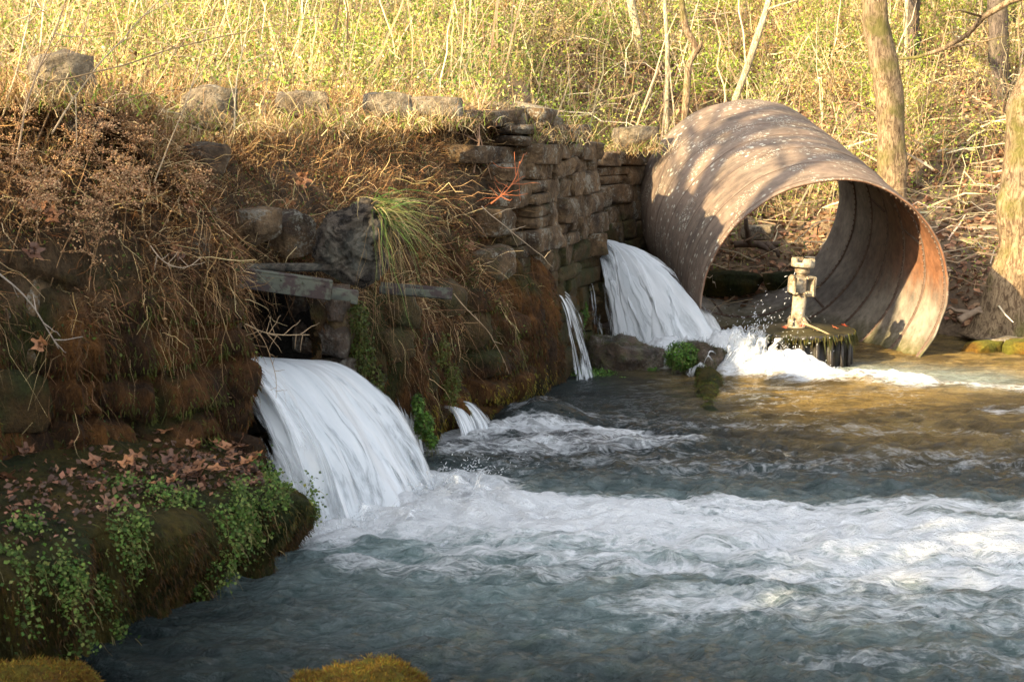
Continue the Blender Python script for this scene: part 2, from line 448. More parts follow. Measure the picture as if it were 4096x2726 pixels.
def mat_river():
    s = NT('river_water'); fl = s.attr('Flow', 'Vector'); foam, aer, gold = s.sep(fl)[0:3]
    pos = s.geo.outputs['Position']
    mp = s.n('ShaderNodeMapping'); mp.inputs['Rotation'].default_value = (0, 0, 0.12); mp.inputs['Scale'].default_value = (1.0, 2.1, 1.0); s.l(pos, mp.inputs[0]); v = mp.outputs[0]
    n1 = s.noise(1.5, 8, 0.62, vec=v, dist=1.2); n2 = s.noise(8, 6, 0.68, vec=v, dist=0.7)
    n3 = s.noise(28, 4, 0.7, vec=v, dist=0.3)
    nn = s.math('ADD', s.math('ADD', s.math('MULTIPLY', n1, 0.46), s.math('MULTIPLY', n2, 0.34)), s.math('MULTIPLY', n3, 0.20))
    # ridged streaks that break the foam into strands
    rid = s.math('ABSOLUTE', s.math('SUBTRACT', s.noise(2.6, 7, 0.6, vec=v, dist=1.6), 0.5))
    strand = s.ramp(rid, [(0.0, 1.0), (0.075, 0.0)])
    f = s.math('ADD', s.math('MULTIPLY', foam, 0.70), nn)
    f = s.math('ADD', f, s.math('MULTIPLY', s.math('MULTIPLY', strand, foam), 0.36))
    ff = s.ramp(f, [(0.70, 0.0), (0.82, 0.35), (1.06, 1.0)])
    deep = s.mix(s.ramp(n1, [(0.35, 0.0), (0.65, 1.0)]), (0.007, 0.012, 0.012), (0.022, 0.036, 0.034))
    teal = s.mix(s.ramp(n2, [(0.35, 0.0), (0.65, 1.0)]), (0.22, 0.33, 0.32), (0.50, 0.62, 0.61))
    bed_glitter = s.mix(s.ramp(n1, [(0.42, 0.0), (0.6, 1.0)]), (0.10, 0.066, 0.02), (0.28, 0.185, 0.055))  # shallow bed, with the pool's golden glitter painted into its colour
    c = s.mix(gold, deep, bed_glitter); c = s.mix(s.math('MULTIPLY', aer, s.ramp(nn, [(0.30, 0.35), (0.6, 1.0)])), c, teal)
    c = s.mix(ff, c, (0.90, 0.92, 0.93))
    s.color(c)
    s.l(s.math('ADD', s.math('MULTIPLY', ff, 0.5), 0.07), s.b.inputs['Roughness'])
    s.b.inputs['IOR'].default_value = 1.333
    h = s.math('ADD', s.math('MULTIPLY', n2, 0.75), s.math('MULTIPLY', n3, 0.4))
    h = s.math('ADD', h, s.math('MULTIPLY', s.noise(3.2, 3, 0.5, vec=v, dist=0.6), 0.9))
    s.bump(h, 1.0, 0.14)
    return s.m
M['river'] = mat_river()

# ------------------------------------------------------------------ wall line
WP = np.array([(-5.2, 6.3), (-4.5, 7.0), (-2.9, 8.6), (-1.64, 9.86), (-2.05, 10.45), (-1.42, 11.25), (-0.67, 13.1), (0.18, 15.0), (1.0, 18.25), (0.72, 19.15), (0.85, 19.3), (2.1, 21.7), (3.3, 24.5)])
seg = np.linalg.norm(np.diff(WP, axis=0), axis=1); WA = np.concatenate([[0], np.cumsum(seg)])
aF2, aF3, aG0, aG1, aG2, aG3, aG4, aC0, aC1 = WA[3], WA[4], WA[5], WA[6], WA[7], WA[8], WA[9], WA[10], WA[11]
STEP = 0.022
AA = np.arange(0, WA[-1], STEP)
PX = np.interp(AA, WA, WP[:, 0]); PY = np.interp(AA, WA, WP[:, 1])
def smooth1(x, k):
    p = np.pad(x, k, mode='edge'); return np.convolve(p, np.ones(2 * k + 1) / (2 * k + 1), 'valid')
PX = smooth1(smooth1(PX, 5), 4); PY = smooth1(smooth1(PY, 5), 4)
TX = np.gradient(PX); TY = np.gradient(PY); tl = np.hypot(TX, TY); TX /= tl; TY /= tl
TX = smooth1(TX, 6); TY = smooth1(TY, 6); tl = np.hypot(TX, TY); TX /= tl; TY /= tl
NX, NY = TY, -TX
def ztop(a): return np.interp(a, [0, aF2, aG0, aG1, aG2, aG2 + 2, aG3, aC0, aC1, 99], [2.75, 2.78, 2.8, 2.85, 2.82, 2.72, 2.55, 2.4, 2.2, 2.2])
def vegw(a): return np.interp(a, [0, aG1, aG1 + 0.9, aG2 + 0.4, 99], [1, 1, 0.8, 0.0, 0.0])
def setback(a, z): return 0.05 * np.maximum(z, 0) + vegw(a) * ((0.60 + .65 * sstep(aF2 - .3, aG0, a)) * sstep(1.85, 3.15, z) + 0.05 * np.maximum(z, 0))

def wall_sdist(x, y):
    """signed distance to the wall line, positive on the river side"""
    best = np.full(x.shape, 1e9); sg = np.zeros(x.shape)
    pts = np.vstack([WP[:1] + (WP[0] - WP[1]) * 40, WP[:4], WP[5:9], WP[10:], WP[-1:] + np.array([[18, 40.0]])])
    for p, q in zip(pts[:-1], pts[1:]):
        d = q - p; L = np.hypot(*d); t = np.clip(((x - p[0]) * d[0] + (y - p[1]) * d[1]) / L ** 2, 0, 1)
        ex = x - p[0] - t * d[0]; ey = y - p[1] - t * d[1]; dd = np.hypot(ex, ey)
        s = (ex * d[1] - ey * d[0]) / L
        m = dd < best; best = np.where(m, dd, best); sg = np.where(m, np.sign(s), sg)
    return best * sg

def bank_y(x): return np.interp(x, [-50, 1.5, 4.6, 5.5, 6.2, 8, 12, 60], [21.2, 21.3, 21.2, 20.0, 18.9, 18.6, 17.5, 15])
def terrain(x, y, rough=True):
    s = wall_sdist(x, y)
    left = 2.42 + 0.155 * np.maximum(0, y - 15.5) + 0.05 * np.clip(-s - 1, 0, 40)
    yb = bank_y(x); d = y - yb
    right = np.where(d > 0, 0.08 + 0.30 * np.minimum(d, 1) + 0.36 * np.maximum(d - 1, 0), np.maximum(-0.7, d * 0.5))
    right = right + 2.2 * sstep(3.6, 1.0, y)                         # the near bank the picture is taken from
    k = np.clip((-0.80 - s) / (0.40 + 4.5 * sstep(20.5, 25, y)), 0, 1)
    k = k * k * (3 - 2 * k)
    # the wall line fades into the hillside
    k2 = k * sstep(30, 24, y) + sstep(24, 30, y)
    h = np.where(y < 24, right * (1 - k) + left * k, right * (1 - k) + np.maximum(left, right * 0.93) * k)
    h = np.where(y > 24, np.maximum(h, right * 0.9), h)
    h = np.where(h > 34, 34, h)
    if rough:
        p = np.stack([x, y, 0 * x], -1).reshape(-1, 3)
        nz = (0.30 * fbm(p * 0.35, 3, 3) + 0.09 * fbm(p * 1.7, 3, 4)).reshape(x.shape)
        h = h + nz * np.where(h > 0.05, np.clip((h + 0.1) * 0.8, 0, 1), 0.15) * np.where(s < 0.2, 1, 1)
    return h

# ------------------------------------------------------------------ ground sheet
def axis(lo, hi, a, b, fine, coarse):
    return np.unique(np.round(np.concatenate([np.linspace(lo, a, coarse), np.arange(a, b, fine), np.linspace(b, hi, coarse)]), 4))
gx = axis(-140, 160, -14, 22, 0.14, 26); gy = axis(-60, 200, 4, 44, 0.14, 30)
GX, GY = np.meshgrid(gx, gy, indexing='ij'); GZ = terrain(GX, GY)
GF = grid_faces(len(gx), len(gy)); gc = np.stack([GX, GY, GZ], -1).reshape(-1, 3)[GF].mean(1)
def corridor(p, A, B, depth):
    A = np.array(A); B = np.array(B); d = (B - A) / np.linalg.norm(B - A); n = np.array([d[1], -d[0]]); q = p[:, :2] - A; a = q @ d; b = -(q @ n)
    return (a > -.15) & (a < np.linalg.norm(B - A) + .15) & (b > .0) & (b < depth)
cut = (corridor(gc, (-2.10, 10.25), (-1.40, 11.32), 2.4) | corridor(gc, (0.80, 18.70), (1.0, 19.75), 2.0)) & (gc[:, 2] < 2.15)
mb = MB(); mb.add(np.stack([GX, GY, GZ], -1), GF[~cut])
tag(mb.build('ground', M['ground']), kind='structure')

# ------------------------------------------------------------------ river
def segd(x, y, p, q):
    p = np.array(p); q = np.array(q); d = q - p; t = np.clip(((x - p[0]) * d[0] + (y - p[1]) * d[1]) / (d @ d), 0, 1)
    return np.hypot(x - p[0] - t * d[0], y - p[1] - t * d[1])
FOAM = [((-1.2, 9.9), (-0.4, 11.1), .42, 1.2), ((-0.8, 10.3), (0.7, 10.0), .66, 1.0), ((0.5, 10.0), (5.5, 9.0), .80, .68), ((0.0, 10.6), (5.0, 10.3), .26, .58), ((0.6, 9.6), (5.0, 7.9), .30, .62), ((-.4, 9.4), (2.2, 8.6), .22, .55), ((1.6, 10.2), (5, 9.6), .25, .8), ((0.0, 12.0), (4.6, 11.8), .9, .26), ((1.0, 13.6), (4.6, 13.2), .5, .24),
        ((1.8, 9.4), (5.0, 8.5), .5, .55), ((-1.0, 9.1), (0.5, 8.8), .28, .42), ((0.9, 8.3), (3.6, 8.1), .5, .40), ((1.6, 7.4), (3.5, 7.3), .35, .28), ((-0.6, 8.2), (0.3, 8.0), .4, .2),
        ((1.0, 17.7), (2.4, 17.3), .60, 1.4), ((2.2, 17.2), (3.3, 16.4), .50, 1.25), ((3.2, 16.4), (4.3, 15.9), .30, .8), ((4.2, 15.95), (6.2, 15.2), .24, .42), ((2.4, 16.4), (3.6, 16.1), .25, .5),
        ((-0.5, 12.4), (1.3, 12.9), .50, .45), ((-0.6, 13.0), (0.1, 13.3), .3, .62), ((0.2, 13.35), (1.1, 13.2), .22, .6), ((0.8, 17.7), (0.9, 17.3), .25, .8), ((0.7, 13.9), (0.1, 13.8), .25, .3), ((2.0, 11.6), (4.5, 11.2), .3, .22), ((4.6, 14.3), (6.5, 14.0), .3, .35)]
AER = [((-1.0, 10.1), (5.5, 8.9), 1.35, 1.0), ((-0.2, 8.8), (4.5, 7.8), 1.2, .6), ((1.5, 18.0), (5.0, 16.2), .6, .7)]
def field(x, y, L):
    o = np.zeros(x.shape)
    for p, q, w_, I in L: o = np.maximum(o, I * np.exp(-(segd(x, y, p, q) / w_) ** 2)) + 0
    return o
rx = axis(-80, 150, -3.4, 8.0, 0.03, 22); ry = axis(-60, 40, 5.8, 21.6, 0.028, 22)
RX, RY = np.meshgrid(rx, ry, indexing='ij')
fo = field(RX, RY, FOAM); ae = field(RX, RY, AER)
go = sstep(1.4, 3.4, RX + 0.25 * (RY - 13)) * sstep(11.0, 13.5, RY) * 0.9
pp = np.stack([RX, RY, 0 * RX], -1).reshape(-1, 3)
sh = RX.shape
warp = 0.5 * fbm(pp * 1.1, 2, 40)[:, None]
q1 = (pp + warp) * np.array([1.3, 2.9, 1]); q2 = (pp + warp * .5) * np.array([4.0, 8.5, 1])
H = 0.042 * fbm(q1, 3, 21).reshape(sh) + 0.034 * fbm(q2, 3, 22).reshape(sh) + .016 * fbm((pp + warp * .3) * np.array([9, 16, 1]), 2, 24).reshape(sh)
chop = 1 - np.abs(fbm((pp + warp * .7) * np.array([2.8, 6.0, 1]), 3, 29)) * 2.2
H += (0.034 * np.sign(chop) * np.abs(chop) ** 1.6).reshape(sh)
calm = sstep(15.5, 12.5, RY)
H = H * (0.45 + 0.75 * calm)
rg = 1 - np.abs(fbm((pp + warp * .6) * np.array([2.2, 4.4, 1]), 4, 23)) * 2
H = H + np.clip(fo, 0, 1.2) * (0.055 * rg.reshape(sh) + 0.05 * fbm(q1 * 2, 3, 25).reshape(sh) + 0.02)
def bump_at(x0, y0, sx, sy): return np.exp(-((RX - x0) / sx) ** 2 - ((RY - y0) / sy) ** 2)
rg2 = (1 - np.abs(fbm((pp + warp * .3) * np.array([4.5, 6.5, 1]), 4, 27)) * 2.4).reshape(sh); rg3 = (1 - np.abs(fbm((pp + warp * .2) * np.array([11, 15, 1]), 3, 28)) * 2.2).reshape(sh)
boil = .30 * bump_at(-0.85, 10.4, .5, .6) + .55 * bump_at(-0.1, 10.3, .5, .4) + .35 * bump_at(.7, 10.0, .8, .5) + 1.6 * bump_at(1.8, 17.3, .55, .35) + 2.4 * bump_at(2.45, 16.95, .42, .28) + 1.3 * bump_at(3.0, 16.45, .45, .26) + .6 * bump_at(3.8, 16.0, .6, .2) + .6 * bump_at(1.2, 17.7, .4, .3)
H += np.clip(boil, 0, 2.6) * (0.08 + 0.07 * rg2 + 0.022 * rg3)
H += 0.20 * np.exp(-((RX - 0.28) / 0.42) ** 2 - ((RY - 13.75) / 0.33) ** 2) + 0.06 * np.exp(-((RX + 0.05) / 0.5) ** 2 - ((RY - 12.9) / 0.25) ** 2)
H += 0.05 * np.exp(-((RX + 0.15) / 0.6) ** 2 - ((RY - 7.35) / 0.10) ** 2)
mb = MB(); mb.add(np.stack([RX, RY, H], -1), grid_faces(len(rx), len(ry)), UV=np.stack([fo, np.clip(ae, 0, 1), go], -1).reshape(-1, 3))
tag(mb.build('water', M['river']), kind='structure')

# ------------------------------------------------------------------ stone wall
zt = ztop(AA) + 0.07 * fbm(np.stack([AA * 1.7, 0 * AA, 0 * AA], -1), 3, 9)
NR, NB = 130, 40
vv = np.linspace(0, 1, NR)
Zs = -0.6 + (zt[:, None] + 0.6) * vv[None, :]
back = np.linspace(0, 1, NB + 1)[1:]
Zb = zt[:, None] - 0.16 * back[None, :] + 0.12 * np.sin(back * math.pi)[None, :] * vegw(AA)[:, None]
Z = np.concatenate([Zs, Zb], 1)
A2 = np.repeat(AA[:, None], Z.shape[1], 1)
off = -setback(A2, Z); off[:, NR:] -= 1.1 * back[None, :]
pn = np.stack([A2 * 1.1, Z * 1.1, 0 * Z], -1).reshape(-1, 3)
low = fbm(pn, 3, 51).reshape(Z.shape)
drape = (1 - np.abs(fbm(np.stack([A2 * 4.2, Z * 0.9, 0 * Z], -1).reshape(-1, 3), 3, 52)) * 2.2).reshape(Z.shape)
fine = fbm(np.stack([A2 * 13, Z * 6, 0 * Z], -1).reshape(-1, 3), 4, 53).reshape(Z.shape)
lump = fbm(np.stack([A2 * 3.3, Z * 3.6, 0 * Z], -1).reshape(-1, 3), 3, 57).reshape(Z.shape)
mz = sstep(1.9, 1.2, Z)
vw = vegw(A2)
disp = 0.10 * low * (0.4 + 0.6 * vw) + mz * (0.11 * drape - 0.04) * (0.35 + 0.65 * sstep(aG3, aG2, A2)) + 0.035 * fine + 0.11 * lump * vw * sstep(1.0, 1.8, Z) - 0.12 * (1 - vw) * sstep(0.8, 1.5, Z)
# undercut band and bulging mossy skirt near the water right of the opening
disp += 0.16 * sstep(aG0 + .2, aG0 + 1.1, A2) * sstep(aG2 + 1.4, aG2, A2) * sstep(1.8, 1.0, Z) * sstep(-0.1, 0.3, Z)
def cells(a, z, seed):
    row = np.floor((z + 1) / 0.27 + .25 * np.sin(a * 1.7)); u = a / 0.52 + row * 0.37 + 0.25 * np.sin(row * 2.1 + a); cid = np.floor(u); fu = u - cid; fz_ = (z + 1) / 0.27 + .25 * np.sin(a * 1.7) - row
    hsh = _hash(cid, row, cid * 0, seed); e = np.minimum(np.minimum(fu, 1 - fu) * .52, np.minimum(fz_, 1 - fz_) * .27)
    return (hsh - .5) * 0.16 * sstep(0, .05, e) - 0.11 * sstep(.05, 0.0, e) + .035 * sstep(.02, .12, e)
wz = 0.05 * fbm(np.stack([A2 * 3, Z * 3, 0 * Z], -1).reshape(-1, 3), 2, 58).reshape(Z.shape)
wz2 = 0.22 * fbm(np.stack([A2 * 1.2, Z * 1.4, 0 * Z], -1).reshape(-1, 3), 2, 59).reshape(Z.shape); cm = sstep(-.25, .2, fbm(np.stack([A2 * 0.9, Z * 1.3, 0 * Z], -1).reshape(-1, 3), 2, 60).reshape(Z.shape))
disp += cells(A2 + wz * 2 + wz2 * .6, Z + wz + wz2, 3) * sstep(2.1, 1.7, Z) * (0.85 - .5 * (1 - vw)) * (.25 + .75 * cm) + .07 * (1 - cm) * drape * mz
disp[:, -6:] *= 0.3
OFF = off + disp
SX = PX[:, None] + NX[:, None] * OFF; SY = PY[:, None] + NY[:, None] * OFF; SZ = Z + 0.02 * fine
SV = np.stack([SX, SY, SZ], -1)
nA, nZ = Z.shape
F = grid_faces(nA, nZ)[:, ::-1]
fa = AA[F[:, 0] // nZ]; fz = SZ.reshape(-1)[F[:, 0]]; frow = F[:, 0] % nZ
edge = 0.04 * np.sin(fa * 23) + 0.05 * np.sin(fz * 17 + 1)
hole1 = (fa > aF3 - 0.12 + edge) & (fa < aG0 - 0.05 + edge) & (fz < 1.62 + 0.03 * np.sin(fa * 19)) & (fz > 0.5) & (frow < NR)
hole2 = (fa > aG3 + 0.42) & (fa < aC0 + 0.35 + edge) & (fz < 1.33 + 0.04 * np.sin(fa * 15)) & (fz > 0.35) & (frow < NR)
wall = thing('stone_wall', 'long mossy dry stone retaining wall overgrown with dead grass beside the stream', 'stone wall', (PX[0], PY[0], 0))
mb = MB(); shade = np.ones(SV.reshape(-1, 3).shape)
mb.add(SV.reshape(-1, 3), F[~(hole1 | hole2)], shade)
def mat_wallface():
    s = NT('earth_and_moss'); pos = s.geo.outputs['Position']; z = s.sep(pos)[2]
    v3 = (1, 1, 0.55)
    n1 = s.noise(2.4, 5, 0.6, sc3=v3); n2 = s.noise(20, 7, 0.72, sc3=v3); n3 = s.noise(1.3, 4); n4 = s.noise(5, 5, 0.65)
    ochre = s.mix(s.ramp(n1, [(0.4, 0.0), (0.62, 1.0)]), (0.032, 0.016, 0.006), (0.13, 0.054, 0.012))
    ochre = s.mix(s.ramp(n3, [(0.54, 0.0), (0.64, 1.0)]), ochre, (0.035, 0.036, 0.008))
    soil = s.mix(s.ramp(n4, [(0.35, 0.0), (0.65, 1.0)]), (0.04, 0.027, 0.015), (0.13, 0.083, 0.042))
    zz = s.math('ADD', z, s.math('MULTIPLY', s.math('SUBTRACT', n4, 0.5), 1.2))
    c = s.mix(s.ramp(s.math('DIVIDE', zz, 3.0), [(0.50, 0.0), (0.64, 1.0)]), ochre, soil)
    c = s.mix(s.ramp(s.math('ADD', z, s.math('MULTIPLY', n1, 0.5)), [(0.22, 0.75), (0.62, 0.0)]), c, (0.02, 0.022, 0.006))
    c = s.mix(1.0, c, s.ramp(n2, [(0.28, 0.3), (0.72, 1.6)]), 'MULTIPLY')
    s.color(c); s.set(Roughness=0.9); s.b.inputs['Specular IOR Level'].default_value = 0.25
    s.bump(s.math('ADD', n2, s.math('MULTIPLY', s.noise(80, 2, sc3=(1, 1, 0.4)), 0.4)), 1.0, 0.06)
    return s.m
M['wallface'] = mat_wallface()
mb.build('wall_face', M['wallface'], wall, world=True)

def wpt(a, z, out=0.0):
    """point on the wall surface (its undisplaced face) and frame"""
    x = np.interp(a, AA, PX); y = np.interp(a, AA, PY); nx = np.interp(a, AA, NX); ny = np.interp(a, AA, NY)
    o = -setback(np.array([a]), np.array([z]))[0] + out
    return np.array([x + nx * o, y + ny * o, z]), np.array([nx, ny, 0]), math.atan2(-nx, ny) + math.pi

def build_masonry():
    r = random.Random(5); mb = MB()
    # coursed dry stone where it stays bare
    z = -0.25; row = 0
    while z < 2.8:
        h = r.uniform(0.15, 0.31)
        a = aG2 - 0.75 + r.uniform(0, 0.5)
        while a < aC1 + 1.2:
            wd = r.uniform(0.32, 0.95); hh = h * r.uniform(0.86, 1.06)
            ac = a + wd / 2; top = ztop(np.array([ac]))[0]
            inhole = (aG3 + 0.35 < ac < aC0 + 0.45) and 0.35 < z + h / 2 < 1.28
            if z + h * .6 < top + 0.05 and not inhole and not (ac < aG2 and r.random() < 0.3):
                vwg = float(vegw(np.array([ac]))[0])
                out = r.uniform(-0.09, 0.02) - 0.06 * vwg
                if z < 1.25 and ac < aG3: out -= 0.09
                p, n, ang = wpt(ac, z + h / 2, out)
                if r.random() < 0.22 and h > 0.19:     # two thin stones in place of one
                    for k in (0.25, 0.75):
                        V, Fq = rock((wd, 0.34, hh * 0.5), r.randrange(9999), 7, 0.28, 0.07, rotx(r.uniform(-.08, .08)) , cuts=3)
                        V = V @ rotz(ang + r.uniform(-.1, .1)).T @ np.eye(3) + p + np.array([0, 0, (k - .5) * hh]); mb.add(V, Fq)
                else:
                    Mx = rotz(ang + r.uniform(-0.13, 0.13)) @ rotx(r.uniform(-0.1, 0.1)) @ roty(r.uniform(-0.06, 0.06))
                    V, Fq = rock((wd * 1.07, 0.42, hh * 1.07), r.randrange(9999), 10, 0.15, 0.085, Mx, p, cuts=3); mb.add(V, Fq)
            a += wd * 0.98
        z += h * 0.97
    # big stones showing through the growth on the near part
    for (u, v, y, sx, sz, sd_) in ((206, 232, 9.85, .32, .34, 11), (218, 158, 10.2, .28, .2, 12), (155, 352, 9.68, .46, .40, 13), (92, 365, 9.3, .46, .34, 14), (45, 340, 9.0, .36, .34, 15), (190, 395, 9.9, .34, .26, 44), (120, 420, 9.5, .46, .28, 45), (50, 420, 9.1, .40, .30, 46), (215, 350, 10.0, .26, .34, 47), (400, 345, 12.0, .4, .3, 48), (430, 380, 12.6, .36, .3, 49), (500, 365, 14.3, .46, .3, 50), (520, 335, 14.7, .5, .34, 51), (410, 310, 12.1, .36, .28, 52), (540, 350, 15.5, .5, .3, 53), 
                                (304, 236, 11.05, .34, .34, 17), (30, 300, 8.95, .4, .3, 18), (20, 400, 8.8, .5, .4, 19), (118, 300, 9.45, .3, .22, 20), (270, 226, 10.6, .26, .24, 21), (505, 265, 14.1, .4, .3, 22), (552, 232, 15.7, .4, .26, 23),
                                (90, 118, 9.5, .3, .24, 24), (345, 330, 11.5, .25, .3, 25), (360, 372, 11.6, .2, .26, 26), (480, 330, 13.6, .4, .34, 27), (455, 300, 13.0, .4, .3, 28), (232, 320, 9.95, .26, .3, 29), (555, 300, 16.2, .4, .3, 30), (540, 262, 15.4, .45, .26, 31)):
        c = P(u, v, y); ang = -0.75 + r.uniform(-.3, .3)
        V, Fq = rock((sx, 0.36, sz), sd_, 10, 0.45, 0.09, rotz(0.9 + r.uniform(-.2, .2)) @ roty(r.uniform(-.25, .25)), c + np.array([-.13, .10, 0]), cuts=6); mb.add(V, Fq)
    mb.build('masonry', M['stone'], wall, world=True)
    # heavy side stones of the near opening
    mb = MB()
    for k, (z0, h) in enumerate(((0.15, .34), (0.48, .30), (0.78, .34), (1.1, .28), (1.38, .26))):
        p, n, ang = wpt(aG0 + 0.26, z0, -0.02)
        V, Fq = rock((0.30, 0.4, h * 1.05), 70 + k, 10, 0.3, 0.09, rotz(ang + .1 * (k % 2)), p + np.array([0.0, 0, 0]), cuts=4); mb.add(V, Fq)
    mb.build('door_jamb', M['stone_wet'], wall, world=True)
    # culvert behind each opening: a stone-lined box, its inner darkness painted in
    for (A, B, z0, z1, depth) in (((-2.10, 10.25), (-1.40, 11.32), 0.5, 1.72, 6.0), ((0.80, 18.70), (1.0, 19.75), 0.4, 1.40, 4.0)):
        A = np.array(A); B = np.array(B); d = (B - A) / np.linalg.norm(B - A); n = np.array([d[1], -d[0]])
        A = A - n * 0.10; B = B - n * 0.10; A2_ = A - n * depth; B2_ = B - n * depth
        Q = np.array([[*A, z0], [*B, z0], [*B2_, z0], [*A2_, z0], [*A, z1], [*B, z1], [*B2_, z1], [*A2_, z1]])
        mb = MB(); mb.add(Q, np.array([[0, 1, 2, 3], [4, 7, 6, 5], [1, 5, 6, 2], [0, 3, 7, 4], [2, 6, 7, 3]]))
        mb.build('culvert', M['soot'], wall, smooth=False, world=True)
build_masonry()

# ------------------------------------------------------------------ mossy ledge at the foot of the wall
def build_ledge():
    E = np.array([(-4.2, 5.4), (-3.2, 6.35), (-2.45, 7.05), (-2.10, 7.55), (-1.80, 8.15), (-1.62, 8.6), (-1.42, 9.0), (-1.33, 9.35), (-1.42, 9.62), (-1.62, 9.85)])
    Wl = np.array([(-5.2, 6.6), (-4.6, 7.2), (-3.8, 8.0), (-3.2, 8.6), (-2.7, 9.1), (-2.35, 9.45), (-2.1, 9.7), (-1.95, 9.95), (-1.95, 10.05), (-1.95, 10.1)])
    t = np.concatenate([[0], np.cumsum(np.linalg.norm(np.diff(E, axis=0), axis=1))]); tt = np.arange(0, t[-1], 0.02)
    ex = smooth1(np.interp(tt, t, E[:, 0]), 5); ey = smooth1(np.interp(tt, t, E[:, 1]), 5)
    wx = np.interp(tt, t, Wl[:, 0]); wy = np.interp(tt, t, Wl[:, 1])
    dx = np.gradient(ex); dy = np.gradient(ey); l = np.hypot(dx, dy); nx, ny = dy / l, -dx / l
    topz = np.interp(tt, t, [.66, .66, .64, .62, .60, .56, .50, .44, .42, .42])
    prof = [(-.22, -.7), (-.16, -.15), (-.10, .12), (.0, .45), (.03, .70), (0, .86), (-.07, .95), (-.16, 1.0)]      # offset, fraction of height
    pz = np.linspace(0, 1, 60); po = np.interp(pz, np.linspace(0, 1, 8), [p[0] for p in prof]); pf = np.interp(pz, np.linspace(0, 1, 8), [p[1] for p in prof])
    X = ex[:, None] + nx[:, None] * po; Y = ey[:, None] + ny[:, None] * po; Zz = topz[:, None] * pf
    k = np.linspace(0, 1, 61)[1:]
    X2 = X[:, -1:] * (1 - k) + wx[:, None] * k; Y2 = Y[:, -1:] * (1 - k) + wy[:, None] * k; Z2 = topz[:, None] + 0.22 * k ** .8 + 0 * X2
    V = np.stack([np.hstack([X, X2]), np.hstack([Y, Y2]), np.hstack([Zz, Z2])], -1); sh = V.shape
    p = V.reshape(-1, 3)
    T = np.repeat(tt[:, None], sh[1], 1).reshape(-1)
    dr = 1 - np.abs(fbm(np.stack([T * 3.5, p[:, 2] * 1.0, 0 * T], -1), 3, 82)) * 2.3
    side = np.clip(np.concatenate([np.ones(52), np.linspace(1, 0, 8), np.zeros(60)]), 0, 1)[None, :].repeat(sh[0], 0).reshape(-1)
    o = side * (0.17 * dr - 0.08) + 0.09 * fbm(p * 2.2, 3, 80) + 0.03 * fbm(p * 9, 3, 81)
    NN = np.stack([np.repeat(nx[:, None], sh[1], 1).reshape(-1) * side, np.repeat(ny[:, None], sh[1], 1).reshape(-1) * side, (1 - side)], -1)
    V = (p + NN * o[:, None]); V[:, 2] += (1 - side) * 0.03 * fbm(p * 5, 3, 84)
    mb = MB(); mb.add(V, grid_faces(sh[0], sh[1])[:, ::-1]); 
    ob = mb.build('mossy_ledge', M['mossgreen'])
    tag(ob, 'moss covered stone ledge jutting into the stream, strewn with dead leaves', 'ledge')
    return V.reshape(sh), NN.reshape(sh), side.reshape(sh[:2])
LV, LN, LS = build_ledge()

